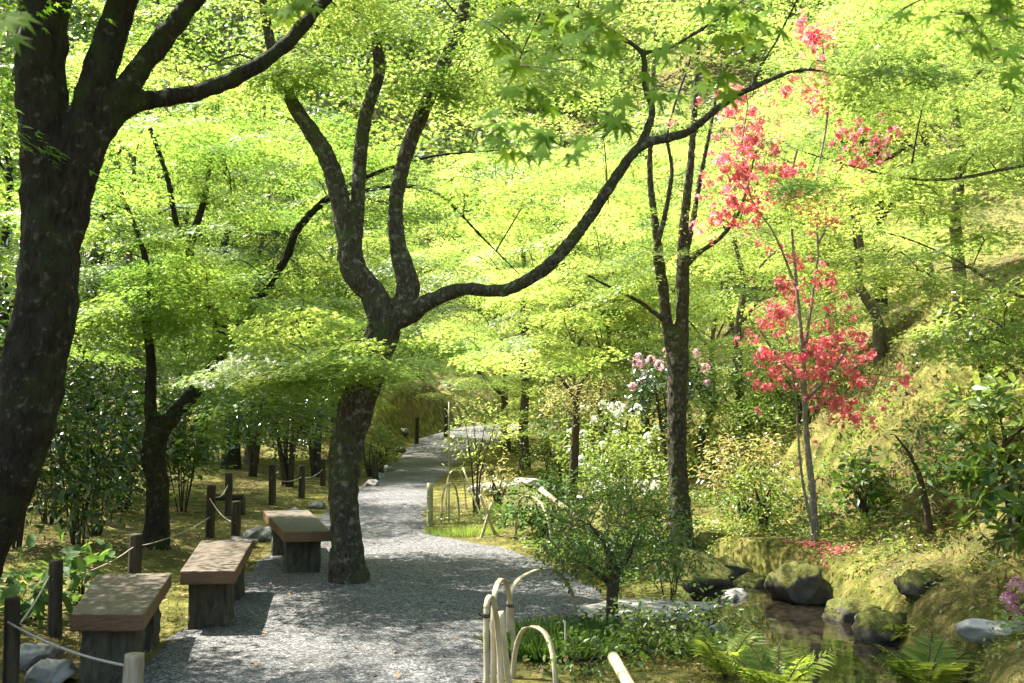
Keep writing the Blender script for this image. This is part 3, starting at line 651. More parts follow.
# ------------------------------------------------------------------ shrubs and plants
def clumps(c, rx, ry, rz, n, per, spread, flat=.8):
    v = rng.randn(n, 3); v = norm(v) * (U(.25, 1, (n, 1)) ** .45); v[:, 2] = np.abs(v[:, 2]) * 1.0 if flat > 1 else v[:, 2]
    cc = np.asarray(c) + v * [rx, ry, rz]
    d = rng.randn(n, per, 3) * spread
    pos = (cc[:, None] + d).reshape(-1, 3)
    out = norm(np.repeat(v * [1 / rx, 1 / ry, 1 / rz], per, 0) + 1e-6)
    return cc, pos, out
def shrub(name, label, loc, rx, ry, rz, cz, nclump, per, leaf, tpl, matl, cat='shrub', bark='twig', stem=.03, nstem=5, spread=.09, flower=None, group=None, up=.7, trunk=None):
    """leafy bush: stems from the base to every leaf clump; cz = height of the middle of the crown"""
    loc = np.array([loc[0], loc[1], float(H(loc[0], loc[1]))]); t = thing(name, label, cat, tuple(loc), group)
    c = loc + [0, 0, cz]
    cc, pos, out = clumps(c, rx, ry, rz, nclump, per, spread)
    ok = pos[:, 2] > H(pos[:, 0], pos[:, 1]) + .03; pos = pos[ok]; out = out[ok]
    lm = []
    if trunk is None:
        for j in range(nstem):
            a = j * 2.4 + U(0, 1); d = np.array([math.cos(a) * rx, math.sin(a) * ry, 0]) * U(.2, .55)
            p = [loc + d * .15 + [0, 0, -.08], loc + d * .4 + [0, 0, cz * .5], loc + d + [0, 0, cz * U(.9, 1.2)]]
            p[1] = p[1] + [U(-.12, .12) * rx, U(-.12, .12) * ry, 0]
            mb = MB(); tube(mb, p, [stem, stem * .7, stem * .35], 6, 3, .04); obj('stem', mb, M[bark], t, True); lm.append(catmull(p, [1, 1, 1], 4)[0])
    else:
        mb = MB()
        for p, r in trunk: tube(mb, p, r, 8, 4, .05); lm.append(catmull(p, r, 4)[0][2:])
        fuse(obj('trunk', mb, M[bark], t, True), .007)
    tw = MB(); grow(tw, np.concatenate(lm), cc, .0025, .008, 4)
    mb = MB(); n = len(pos)
    leaves(mb, pos, out * (1 - up) + [0, 0, up] + .45 * rng.randn(n, 3), out + .6 * rng.randn(n, 3) + [0, 0, .2], leaf * U(.7, 1.3, n), tpl)
    obj2('foliage', tw, M['twig'], mb, M[matl], t)
    if flower:
        nf, mats, s = flower
        top = cc[np.argsort(-(cc[:, 2] + .4 * rng.randn(len(cc)) * rz - .3 * cc[:, 1]))]
        for j in range(min(nf, len(top))):
            blossom(t, top[j] + norm(top[j] - c) * .1 + [0, 0, .05], mats, s * U(.75, 1.25))
    return t
BL = {}
PETAL = (np.array([(0, 0, 0), (.55, -.3, .16), (1, 0, .1), (.55, .3, .16)]), np.array([(0, 1, 2, 3)]))
def blossom(root, p, matn, s, nfl=14):
    """a truss of five-petalled flowers; shared meshes, one object each"""
    k = (matn, rng.randint(4), nfl)
    if k not in BL:
        mb = MB(); v = norm(rng.randn(nfl, 3) + [0, 0, .35]); pos = v * U(.5, .9, (nfl, 1))
        for q in range(5):
            a = q * 2 * PI / 5; u = norm(np.cross(v, [.3, .2, 1.])); w = np.cross(v, u)
            leaves(mb, pos, v * .8 + .15 * rng.randn(nfl, 3), u * math.cos(a) + w * math.sin(a), .42 * U(.8, 1.2, nfl), PETAL)
        BL[k] = mb.mesh('flower_cluster', M[matn])
    o = bpy.data.objects.new('flower_cluster', BL[k]); COL.objects.link(o); o.parent = root
    o.location = np.asarray(p) - WLOC[root.name]; o.scale = (s,) * 3; o.rotation_euler = (0, 0, U(0, 6))
    return o

# tall red azalea on the bank, flowers high up in the sun
def red_azalea():
    Y = 12.0; base = P(815, 541, Y); base[2] = H(base[0], base[1])
    t = thing('azalea_tree', 'tall thin-stemmed azalea covered with clusters of red flowers', 'tree', tuple(base))
    mb = MB(); lm = []
    for l in [[(815, 541, Y, 11), (812, 490, Y, 8), (806, 430, Y, 6.5), (803, 360, Y, 5.5), (797, 290, Y, 4), (792, 230, Y, 3), (791, 180, Y, 2.5), (797, 150, Y, 3)],
              [(803, 370, Y, 4), (812, 300, Y, 3), (818, 250, Y + .1, 2.5), (815, 190, Y + .1, 2), (828, 110, Y + .2, 3), (822, 40, Y + .2, 2)],
              [(797, 290, Y, 3.5), (775, 235, Y - .1, 2.5), (752, 200, Y - .1, 2), (742, 150, Y - .2, 2.5), (748, 105, Y - .2, 2)],
              [(805, 400, Y, 5), (830, 375, Y - .2, 4), (848, 345, Y - .2, 3)],
              [(804, 380, Y, 4), (780, 360, Y + .1, 3), (760, 330, Y + .1, 2.5)],
              [(818, 245, Y + .1, 3), (845, 190, Y + .2, 2.5), (868, 160, Y + .2, 2)],
              [(816, 541, Y - .1, 5), (806, 500, Y - .1, 4), (800, 460, Y - .1, 3), (796, 400, Y - .1, 2.4), (788, 340, Y - .1, 1.6), (775, 300, Y, .8)]]:
        p, r = limb3(l); tube(mb, p, r, 9, 4, .05); lm.append(catmull(p, r, 4)[0])
    fuse(obj('trunk', mb, M['bark_pale'], t, True), .008, 1)
    spots = []
    for cx, cy, rx, ry, n in [(742, 120, 22, 20, 13), (735, 155, 26, 25, 19), (725, 205, 25, 12, 8), (760, 190, 25, 25, 16), (800, 190, 30, 22, 14), (815, 215, 22, 18, 9), (818, 40, 18, 9, 9), (818, 95, 14, 16, 9), (855, 135, 24, 10, 6), (850, 172, 28, 7, 7), (880, 150, 14, 8, 3), (795, 265, 16, 14, 4), (800, 300, 28, 16, 8), (770, 320, 18, 14, 8), (785, 365, 32, 24, 16), (840, 345, 16, 12, 12), (838, 378, 24, 26, 24), (832, 410, 24, 12, 6), (718, 215, 12, 10, 4)]:
        for _ in range(int(n * 1.25)): spots.append((P(cx + rx * rng.normal(0, .72), cy + ry * rng.normal(0, .72), Y + U(-.45, .45)), n))
    q = np.array([s[0] for s in spots])
    lf = q[rng.randint(0, len(q), 170)] + rng.randn(170, 3) * .2
    tw = MB(); grow(tw, np.concatenate(lm), np.vstack([q[::2], lf[::3]]), .002, .006, 4, .02)
    mb = MB(); pos = (lf[:, None] + rng.randn(170, 14, 3) * .09).reshape(-1, 3); n = len(pos)
    leaves(mb, pos, np.array([0, -.2, .8]) + .5 * rng.randn(n, 3), rng.randn(n, 3), .05 * U(.7, 1.3, n), OVAL); obj2('foliage', tw, M['twig'], mb, M['bright_shrub'], t)
    for j in rng.permutation(len(q))[:98]: blossom(t, q[j], 'red', U(.075, .12), 16)
    rest = [q[j] + rng.randn(3) * .1 for j in range(len(q))] + [q[j] + rng.randn(3) * .14 for j in range(len(q))]
    mb = MB()
    for p in rest:
        v = norm(rng.randn(6, 3) + [0, 0, .3]); pos = p + rng.randn(3) * .05 + v * .05
        u = norm(np.cross(v, [.3, .2, 1.])); w = np.cross(v, u)
        for a in np.arange(5) * 2 * PI / 5: leaves(mb, pos, v * .8 + .1 * rng.randn(6, 3), u * math.cos(a) + w * math.sin(a), .034, PETAL)
    tag(obj('loose_blossoms', mb, M['red'], t), kind='stuff')
red_azalea()

def at(px, Y): x = (px - 512) / F * Y; return (x, Y)
# left: shaded evergreen undergrowth
shrub('camellia_bush', 'rounded glossy camellia standing where the moss lawn meets the path', at(290, 21), .9, .9, 1.1, 1.6, 110, 26, .085, OVAL, 'camellia', spread=.13, stem=.06)
shrub('camellia_bush', 'tall glossy camellia crowded against the crooked maple', at(318, 24), 1.0, .9, 1.3, 2.1, 110, 26, .085, OVAL, 'camellia', spread=.13, stem=.06)
shrub('camellia_bush', 'smaller glossy camellia deep on the moss lawn', at(255, 23), .8, .8, 1.0, 1.6, 80, 26, .085, OVAL, 'camellia', spread=.13, stem=.05)
shrub('evergreen_bush', 'loose glossy evergreen bush just past the thick leaning trunk', at(82, 11.5), .85, .8, .9, 1.15, 90, 26, .10, OVAL, 'evergreen', spread=.15, stem=.014, nstem=9)
shrub('evergreen_bush', 'tall dim evergreen bush behind the slim maple trunk', at(125, 15), .9, .9, 1.1, 1.25, 90, 26, .10, OVAL, 'evergreen', spread=.15, nstem=9, stem=.014)
shrub('evergreen_bush', 'dim evergreen bush filling the shade at the edge of the view', at(20, 11), .8, .8, 1.5, 1.9, 100, 26, .10, OVAL, 'evergreen', spread=.15, nstem=9, stem=.014)
shrub('evergreen_bush', 'wide dim evergreen bush on the shaded rise', at(60, 17), 1.7, .9, 1.5, 1.6, 140, 26, .10, OVAL, 'evergreen', spread=.16, nstem=9, stem=.014)
shrub('evergreen_bush', 'mid green evergreen bush reaching over the slim maple trunk base', at(186, 15.5), .7, .6, .7, 1.25, 80, 24, .09, OVAL, 'azalea_leaf', spread=.15, nstem=7, stem=.012)
shrub('evergreen_bush', 'yellowish evergreen bush in a patch of light behind the thick leaning trunk', at(100, 13.5), .9, .7, 1.0, 2.3, 90, 20, .09, OVAL, 'azalea_leaf', spread=.16, nstem=7, stem=.014)
shrub('bare_stemmed_shrub', 'thin leggy shrub with bare stems on the shaded moss', at(100, 12.5), .6, .5, .45, .55, 40, 8, .06, OVAL, 'azalea_leaf', nstem=12, stem=.012)
shrub('bare_stemmed_shrub', 'sparse leggy shrub with reddish leaves near the stout evergreen trunk', at(52, 13), .6, .5, .4, .5, 40, 8, .06, OVAL, 'bronze_shrub', nstem=12, stem=.012)
shrub('broadleaf_plant', 'low plant with broad dark leaves at the foot of the thick leaning trunk', at(38, 7.6), .38, .35, .22, .22, 26, 5, .17, OVAL, 'hosta', 'plant', spread=.08, stem=.01)
shrub('broadleaf_plant', 'young broad-leaved plant between two fence posts', at(88, 8.2), .2, .2, .2, .25, 12, 4, .13, OVAL, 'hosta', 'plant', spread=.06, stem=.01)
shrub('path_shrub', 'small bright shrub leaning over the stones at the path edge', at(372, 25), .7, .6, .6, .8, 60, 18, .07, OVAL, 'bright_shrub', spread=.09)
shrub('path_shrub', 'dark low bush behind the short posts by the far path', at(385, 30), .6, .6, .5, .5, 50, 18, .07, OVAL, 'azalea_leaf', spread=.1)
# middle: shrubs between path and pond
shrub('azalea_bush', 'small azalea with a dark crooked trunk and flat leafy crown beside the path', at(613, 7.4), .62, .5, .34, .70, 190, 28, .034, OVAL, 'azalea_leaf', spread=.06,
      trunk=[([P(613, 640, 7.35), P(612, 600, 7.35), P(614, 572, 7.4), P(606, 545, 7.4), P(590, 525, 7.4)], [.05, .045, .042, .025, .01]), ([P(613, 578, 7.4), P(628, 556, 7.45), P(640, 530, 7.5)], [.03, .022, .01]), ([P(612, 585, 7.4), P(596, 572, 7.3), P(575, 560, 7.2)], [.025, .016, .008])])
shrub('young_maple', 'thin young tree with sparse pale leaves inside the bamboo supports', at(476, 15.5), .65, .5, .5, 1.25, 40, 12, .065, OVAL, 'maple_yellow', spread=.1, stem=.02, nstem=4)
shrub('shade_shrub', 'low dense green shrub with wide leaves beside the bamboo pole', at(545, 12.6), .6, .5, .32, .38, 70, 14, .085, OVAL, 'hosta', spread=.08)
shrub('shade_shrub', 'rusty-leaved shrub in the middle of the bed', at(498, 16.5), .4, .4, .35, .4, 36, 14, .06, OVAL, 'bronze_shrub', spread=.07)
shrub('shade_shrub', 'green shrub behind the dark shoot in the bed', at(556, 23), .9, .6, .5, .75, 80, 18, .065, OVAL, 'bright_shrub', spread=.1)
shrub('bronze_shrub', 'wide shrub of orange and yellow new leaves above the white flowers', at(610, 21), 1.2, .8, .55, 1.9, 100, 20, .07, OVAL, 'bronze_shrub', spread=.11, stem=.04)
shrub('rhododendron', 'pale rhododendron with white flowers between the thin dark trunk and the twin-stemmed maple', at(612, 17.5), 1.0, .8, .7, .95, 120, 16, .085, OVAL, 'bright_shrub', spread=.1, flower=(20, 'white', .08))
shrub('rhododendron', 'dark-leaved rhododendron with a few pink flowers behind the twin-stemmed maple', at(672, 19), .85, .7, .8, 1.9, 90, 18, .11, OVAL, 'camellia', spread=.12, flower=(14, 'pink', .11), stem=.05)
shrub('rhododendron', 'bronze-topped rhododendron on the bank beside the red azalea', at(742, 14.5), .65, .6, .5, .75, 90, 16, .075, OVAL, 'bronze_shrub', spread=.09)
shrub('rhododendron', 'rhododendron with whitish leaves low on the slope under the red flowers', at(760, 13.3), .4, .4, .35, .5, 40, 14, .08, OVAL, 'bright_shrub', spread=.09)
shrub('bank_shrub', 'leafy green bush along the stream behind the pale stones', at(632, 16), 1.0, .7, .55, .6, 130, 22, .06, OVAL, 'bright_shrub', spread=.09)
shrub('bank_shrub', 'yellow-green bush at the water edge near the twin-stemmed maple', at(655, 14.3), .4, .35, .3, .3, 40, 16, .055, OVAL, 'azalea_leaf', spread=.07)
shrub('bank_shrub', 'feathery low bush at the foot of the twin-stemmed maple', at(700, 12.8), .45, .4, .22, .22, 40, 18, .06, LANCE, 'hosta', spread=.07)
shrub('thin_tree', 'thin dark-trunked small tree in front of the white-flowering shrub', at(575, 16), .7, .6, .35, 1.85, 50, 16, .06, OVAL, 'bronze_shrub', 'tree', spread=.1,
      trunk=[([P(572, 500, 16), P(574, 460, 16), P(576, 420, 16), P(578, 390, 16), P(590, 370, 16)], [.075, .07, .065, .05, .02]), ([P(577, 400, 16), P(560, 378, 16), P(545, 365, 16)], [.04, .025, .012])])
shrub('pond_plant', 'leggy small-leaved plant between the flat stone and the pond', at(668, 8.2), .36, .3, .25, .42, 40, 12, .04, OVAL, 'azalea_leaf', spread=.05, stem=.008, nstem=6)
shrub('pond_plant', 'plant with long broad leaves on the stones above the pond', at(690, 10.8), .3, .25, .14, .2, 14, 6, .16, OVAL, 'hosta', 'plant', spread=.05, stem=.01)
shrub('edge_shrub', 'low bright shrub by the bamboo pole end near the pond', at(680, 6.6), .55, .35, .16, .2, 70, 14, .045, OVAL, 'bright_shrub', spread=.06, stem=.008)
shrub('edge_shrub', 'low dim shrub spreading along the corner of the bed', at(590, 6.1), .35, .3, .10, .12, 40, 12, .04, OVAL, 'azalea_leaf', spread=.05, stem=.006)
# right bank
shrub('bank_tree', 'small dark-stemmed tree leaning on the sunlit moss of the bank', at(925, 10.6), .4, .35, .32, 1.0, 26, 10, .085, OVAL, 'hosta', 'tree', spread=.1,
      trunk=[([P(930, 530, 10.6), P(922, 485, 10.6), P(910, 455, 10.6), P(895, 435, 10.6)], [.04, .03, .022, .01])])
rh = shrub('bank_rhododendron', 'glossy rhododendron with large pink flowers low on the bank near the pond', (4.0, 7.4), .34, .34, .22, .3, 44, 9, .12, OVAL, 'azalea_leaf', spread=.08)
for q in ((1017, 588), (1010, 601), (1020, 618)): blossom(rh, P(q[0], q[1], 7.15), 'pink', .085, 18)
shrub('bank_rhododendron', 'large pale rhododendron high on the slope above the sunlit moss', at(1000, 10.5), .65, .6, .5, .5, 50, 11, .15, OVAL, 'bright_shrub', spread=.09)
shrub('bank_rhododendron', 'glossy rhododendron overhanging the shaded side of the slope', at(1010, 8.8), .42, .4, .3, .42, 32, 10, .14, OVAL, 'azalea_leaf', spread=.1)
shrub('bank_rhododendron', 'dark rhododendron under the red flowers beside the sunlit slope', at(862, 12.6), .4, .4, .3, .45, 40, 12, .11, OVAL, 'azalea_leaf', spread=.1)
shrub('bank_rhododendron', 'dusty rhododendron along the crest of the bank', at(985, 13), .9, .7, .5, .6, 90, 14, .10, OVAL, 'bright_shrub', spread=.1)
shrub('crest_bush', 'dark bush on the upper bank behind the sunlit slope', at(800, 20), 1.3, 1.0, .8, .9, 110, 18, .09, OVAL, 'azalea_leaf', spread=.13)
shrub('crest_bush', 'olive bush on the far bank between the twin-stemmed maple and the azalea', at(745, 19), 1.2, 1.0, .8, .9, 110, 18, .08, OVAL, 'bright_shrub', spread=.13)
def petal_plant(px, py, Y):
    p = P(px, py, Y); t = thing('flowering_plant', 'single small purple flower at the foot of the twin-stemmed maple', 'plant', (p[0], p[1], float(H(p[0], p[1]))))
    mb = MB(); b = np.array([p[0], p[1], float(H(p[0], p[1])) - .03]); tube(mb, [b, (b + p) / 2 + [.02, 0, 0], p], .008, 5, 2); obj('stem', mb, M['twig'], t)
    q = b + rng.randn(40, 3) * [.1, .1, .02] + [0, 0, .12]; mb = MB(); leaves(mb, q, np.array([0, 0, 1.]) + .5 * rng.randn(40, 3), rng.randn(40, 3), .09, OVAL); obj('foliage', mb, M['hosta'], t)
    blossom(t, p, 'purple', .06)
petal_plant(671, 528, 12.4)

# ferns
def fern(label, px, py, Y, n=9, ln=.6, toward=None):
    p = P(px, py, Y); p[2] = max(H(p[0], p[1]), WATER_Z); t = thing('fern', label, 'fern', tuple(p), 'ferns by the pond'); ms = MB()
    for i in range(n):
        mb = MB(); a = i * 2 * PI / n + U(-.3, .3); d = np.array([math.cos(a), math.sin(a), 0]); l = ln * U(.75, 1.15); e = U(.9, 1.28)
        s = np.linspace(0, 1, 26); up = p + np.outer(s * l * math.cos(e) * 1.1, d) + np.outer(l * (math.sin(e) * s - .42 * s * s), [0, 0, 1.])
        tube(ms, up[::5], np.linspace(.005, .002, 6), 5, 2)
        sd = np.cross(d, [0, 0, 1.]); tan = norm(np.gradient(up, axis=0)); nn = np.cross(sd, tan)
        nn = nn * np.sign(nn[:, 2:3] + 1e-6)
        w = .26 * l * np.sin(np.clip(s * 1.12 + .05, 0, 1) ** .75 * PI) + .01
        for q in (-1, 1):
            leaves(mb, up[2:], nn[2:] + .12 * rng.randn(24, 3), q * sd + tan[2:] * .35, w[2:], (np.array([(0, 0, 0), (.4, -.06, .02), (1, 0, -.1), (.4, .06, .02)]), np.array([(0, 1, 2, 3)])))
        obj('frond', mb, M['fern'], t)
    obj('stalks', ms, M['twig'], t)
fern('bright yellow-green fern rising at the bottom edge beside the pond', 778, 705, 5.4, 10, .62)
fern('low pale fern in front of the shallow pond bed', 862, 725, 5.3, 9, .5)
fern('tall arching fern between the pond and the grey boulder', 925, 668, 7.0, 11, .75)
fern('small dull fern with a few brown fronds at the pond edge', 895, 625, 8.6, 8, .38)
fern('yellow fern arching out of the low bright shrub', 725, 690, 5.9, 8, .55)

# ------------------------------------------------------------------ stones
import bmesh
def rock(label, p, sx, sy, sz, m='stone', rz=0, seed=0, name='rock', flat=.0, sub=4, group='garden stones'):
    bm = bmesh.new(); bmesh.ops.create_icosphere(bm, subdivisions=sub, radius=1)
    r = np.random.RandomState(seed); v = np.array([q.co[:] for q in bm.verts]); n0 = v.copy()
    for _ in range(9):                       # chip planes off it
        d = norm(r.randn(3)); k = r.uniform(.5, .85); s = v @ d; v -= np.outer(np.maximum(s - k, 0) * .93, d)
    v *= 1.12 + .22 * nz(n0[:, 0] * 2 + n0[:, 2], n0[:, 1] * 2 - n0[:, 2], 1.6, seed)[:, None] + .05 * nz(n0[:, 0] * 9, n0[:, 1] * 9 + n0[:, 2] * 5, 2, seed + 1)[:, None]
    if flat: v[:, 2] = np.where(v[:, 2] > flat, flat + (v[:, 2] - flat) * .15, v[:, 2])
    v *= [sx, sy, sz]
    for q, a in zip(bm.verts, v): q.co = a
    me = bpy.data.meshes.new(name); bm.to_mesh(me); bm.free()
    for f in me.polygons: f.use_smooth = True
    me.materials.append(M[m]); o = bpy.data.objects.new(name, me); COL.objects.link(o); o.location = p; o.rotation_euler = (0, 0, rz)
    return tag(o, label, 'rock', group)
def grock(label, px, Y, sx, sy, sz, m='stone', sink=.45, **k):
    x = (px - 512) / F * Y; return rock(label, (x, Y, max(float(H(x, Y)), WATER_Z - .1) + sz * (1 - sink) - sz * .35), sx, sy, sz, m, rz=U(0, 6), seed=rng.randint(999), **k)
grock('moss-topped boulder standing at the far side of the pond', 795, 10.6, .30, .28, .36, 'mossrock', .15)
grock('white rounded rock at the head of the pond', 722, 10.9, .32, .22, .16, 'pale_stone')
grock('dark broad boulder at the pond inlet', 724, 12.2, .42, .3, .26, 'mossrock')
grock('mossy cushion-shaped rock beside the white rounded rock', 752, 11.6, .3, .25, .16, 'mossrock')
grock('mossy dark rock at the near pond edge under the broad leaves', 680, 9.6, .45, .3, .24, 'mossrock')
grock('grey smooth boulder behind the tall arching fern', 916, 8.9, .24, .2, .15, 'mossrock', .85)
grock('mossy ledge rock dropping into the pond below the fallen petals', 850, 9.7, .3, .3, .24, 'mossrock')
grock('dark wet rock where the pond meets the bank', 885, 8.8, .28, .26, .2, 'mossrock')
grock('long pale rock lying at the bottom of the bank', 1000, 6.9, .3, .16, .09, 'pale_stone', .75)
grock('flat pale stepping slab behind the small azalea', 655, 8.0, .62, .34, .09, 'pale_stone', .1, flat=.3, name='stepping_slab')
grock('small pale stepping slab at the pond side', 700, 8.3, .3, .18, .07, 'pale_stone', .1, flat=.3, name='stepping_slab')
for px, Y, a, b, h, lab in [(495, 19.3, .36, .3, .16, 'bright pale stone just beyond the bamboo supports'), (552, 21.5, .42, .3, .2, 'bright pale stone behind the dark shoot'), (605, 19.6, .36, .3, .2, 'bright pale stone left of the twin-stemmed maple foot'), (640, 19, .3, .3, .22, 'pale upright stone close behind the twin-stemmed maple'), (525, 20.5, .3, .22, .14, 'low pale stone in the gap of the bed'), (580, 20.4, .28, .24, .14, 'small pale stone under the white flowers')]:
    grock(lab, px, Y, a * 1.25, b * 1.2, h * 1.25, 'pale_stone', .2, flat=.5)
grock('whitish cube-like stone inside the rope fence corner', 50, 6.35, .15, .13, .10, 'pale_stone', .1)
grock('low whitish stone against the short rope post', 60, 6.0, .14, .12, .08, 'pale_stone', .1)
for px, Y, a, lab in [(246, 12.0, .22, 'rounded grey stone at the corner of the moss lawn'), (262, 12.6, .26, 'larger grey stone behind the third bench'), (240, 11.0, .15, 'low stone beside the cut fence post'), (225, 10.2, .13, 'small stone between the second and third bench'), (300, 15.2, .24, 'grey edging stone behind the upturned bench end'), (318, 16.8, .22, 'grey edging stone nearest the crooked maple'), (372, 21.5, .26, 'edging stone under the bright path shrub'), (380, 24, .24, 'edging stone next to the pair of short posts'), (388, 27, .26, 'edging stone on the inside of the path bend'), (394, 30, .26, 'edging stone higher up the path bend'), (399, 34, .3, 'last edging stone before the path vanishes'), (404, 38, .3, 'edging stone at the foot of the mossy slope')]:
    grock(lab, px, Y, a * .75, a * .65, a * .45, 'stone', .3)

# ------------------------------------------------------------------ benches
def poly_slab(top, z0, z1, bev, m, name, parent, jit=.0):
    bm = bmesh.new(); off = WLOC[parent.name]
    vb = [bm.verts.new(Vector((x, y, z0)) - Vector(off)) for x, y in top]; vt = [bm.verts.new(Vector((x, y, z1)) - Vector(off)) for x, y in top]
    n = len(top); bm.faces.new(vb[::-1]); bm.faces.new(vt)
    for i in range(n): bm.faces.new((vb[i], vb[(i + 1) % n], vt[(i + 1) % n], vt[i]))
    bmesh.ops.subdivide_edges(bm, edges=bm.edges[:], cuts=7, use_grid_fill=True)
    r = np.random.RandomState(len(bpy.data.objects))
    for v in bm.verts:
        v.co += Vector(r.normal(0, jit, 3)) + Vector((0, 0, jit * 1.2 * float(nz(v.co.x, v.co.y, .8, 41))))
    me = bpy.data.meshes.new(name); bm.to_mesh(me); bm.free(); me.materials.append(M[m])
    o = bpy.data.objects.new(name, me); COL.objects.link(o); o.parent = parent; WLOC[o.name] = off
    b = o.modifiers.new('edge', 'BEVEL'); b.width = bev; b.segments = 2; b.limit_method = 'ANGLE'; b.angle_limit = math.radians(50); return o
def bench(label, A, B, C, D, z=.45, th=.10):
    """A near left, B near right, C far right, D far left (ground x, y)"""
    A, B, C, D = map(np.array, (A, B, C, D)); cen = (A + B + C + D) / 4
    t = thing('garden_bench', label, 'bench', (cen[0], cen[1], 0), 'wooden benches along the path')
    # local frame along the bench so that the grain runs with it
    poly_slab([A, B, C, D], z - th, z, .012, 'wood', 'seat', t, .0009)
    for f0, f1 in ((.10, .30), (.70, .90)):
        q = [A + (D - A) * f0, B + (C - B) * f0, B + (C - B) * f1, A + (D - A) * f1]; m = sum(q) / 4
        q = [m + (p - m) * [.74, .95] for p in q]
        poly_slab(q, -.06, z - th - .002, .02, 'leg', 'leg', t, .006)
    return t
def gz(px, py, z):
    a = P(px, py, 1.0); s = (z - CAMZ) / (a[2] - CAMZ); return np.array([a[0] * s, s])
bench('bench by the rope fence corner, brown plank seat with dappled light',
      gz(70, 614, .45), gz(144, 614, .45), gz(172, 573, .45), gz(97, 574, .45))
bench('weathered greyish bench in the middle of the three, closest to the slim maple',
      gz(180, 571, .46), gz(235.5, 570, .46), gz(253, 540, .46), gz(201, 540, .46), .46)
bench('bench partly hidden behind the crooked maple trunk, angled away from the others',
      gz(284, 532, .45), gz(331, 531, .45), gz(309, 510, .45), gz(263, 510.6, .45))

# ------------------------------------------------------------------ posts and ropes
POST = {}
def post(key, label, px, py_top, Y, w, base_drop=.25, group='round fence posts', cut=True, mt='post'):
    p = P(px, py_top, Y); r = w / 2 / F * Y; g = float(H(p[0], p[1]))
    t = thing('fence_post', label, 'post', (p[0], p[1], g), group); mb = MB()
    dx, dy = rng.normal(0, .008, 2)
    tube(mb, [[p[0] - dx, p[1] - dy, g - base_drop], [p[0] - dx * .5, p[1], (g + p[2]) / 2], [p[0], p[1], p[2] - .012], [p[0], p[1], p[2]]], [r * 1.06, r * 1.02, r, r * .86], 16, 3, .025)
    obj('shaft', mb, M[mt], t, True)
    mb = MB(); tube(mb, [[p[0], p[1], p[2] - .002], [p[0], p[1], p[2] + .004]], [r * .85, r * .8], 16, 1); obj('cut_top', mb, M['post_top'], t)
    POST[key] = (p, r)
post('A', 'round dark post at the bottom corner of the view, rope tied near its top', 12.5, 599, 5.75, 14.5)
post('B', 'round dark post between the thick leaning trunk and the first bench', 56, 561, 7.1, 13)
post('C', 'round dark post rising behind the first bench', 136, 535, 8.9, 12.5)
post('D', 'tall thin dark post behind the second bench with two ropes', 211.5, 486, 12.6, 8.5)
post('E', 'shorter greenish post beside the second bench, cut flat', 236.5, 502, 12.1, 9)
post('F', 'dark post on the moss lawn beside the low rail', 229, 474, 14.9, 7)
post('G', 'tall brown post behind the third bench', 272.5, 465, 16.5, 7)
post('H', 'short sawn post with a pale top in front of the first bench', 134.5, 655, 5.05, 19, mt='post_pale')
post('I', 'dark thin post beside the rounded camellia', 302, 466, 18.5, 6.5)
post('J', 'dark thin post left of the crooked maple trunk', 323, 460, 21.5, 5.5)
post('K', 'short brown post at the far path edge, nearer of a pair', 375.5, 458, 23.5, 6)
post('L', 'short brown post at the far path edge, further of a pair', 381.5, 451, 26, 5)
post('M', 'far post on the mossy slope above the path bend', 417, 418, 37, 4)
post('N', 'far post at the very end of the path', 446, 407, 40, 4)
def rope(label, pts, sag=.05, r=.0065):
    mb = MB(); q = []
    for a, b in zip(pts[:-1], pts[1:]):
        a, b = np.asarray(a), np.asarray(b)
        for s in np.linspace(0, 1, 9)[:-1]: q.append(a * (1 - s) + b * s - [0, 0, sag * 4 * s * (1 - s)])
    q.append(np.asarray(pts[-1])); tube(mb, q, r, 7, 2, .03)
    return tag(obj('fence_rope', mb, M['rope'], None, True), label, 'rope', 'pale fence ropes')
def on(key, drop, side=(0, -1)): p, r = POST[key]; return p + np.array([side[0] * r * 1.05, side[1] * r * 1.05, -drop])
def knot(mb, key, drop):
    p, r = POST[key]
    for dz in (-.007, .007): a = np.linspace(0, 2 * PI, 13); tube(mb, np.stack([p[0] + r * 1.08 * np.cos(a), p[1] + r * 1.08 * np.sin(a), 0 * a + p[2] - drop + dz], -1), .007, 6, 1)
rope('pale rope sloping down from the corner post to the short sawn post', [on('A', .12), on('H', .05, (-1, 0))], .03)
rope('pale rope between the corner post and the post behind it', [on('A', .14, (1, 0)), on('B', .10, (-.5, -1))], .02)
rope('long thin rope running behind the first bench up to the tall thin post', [on('B', .12), on('C', .10), on('D', .38)], .05, .0045)
rope('short white rope sagging from the tall thin post to the greenish post', [on('D', .15), on('E', .24)], .06)
rope('white rope from the tall thin post to the post by the low rail', [on('D', .14, (.7, .7)), on('F', .16)], .06)
rope('thin rope drooping between the brown post and the camellia post', [on('G', .2), on('I', .2)], .07, .006)
rope('thin rope drooping between the camellia post and the post by the maple trunk', [on('I', .2), on('J', .2)], .07, .006)
def low_rail():
    a, b = P(212, 498, 15.4), P(243, 497, 15.2); t = thing('low_rail', 'low dark timber rail across the corner of the moss lawn', 'rail', ((a[0] + b[0]) / 2, 15.3, float(H(a[0], 15.3))))
    mb = MB(); tube(mb, [a, (a + b) / 2, b], .045, 10, 2, .03); obj('bar', mb, M['post'], t, True)
    for q in (a, b): mb = MB(); tube(mb, [[q[0], q[1], float(H(q[0], q[1])) - .1], q - [0, 0, .02]], .04, 10, 1, .03); obj('leg', mb, M['post'], t, True)
low_rail()

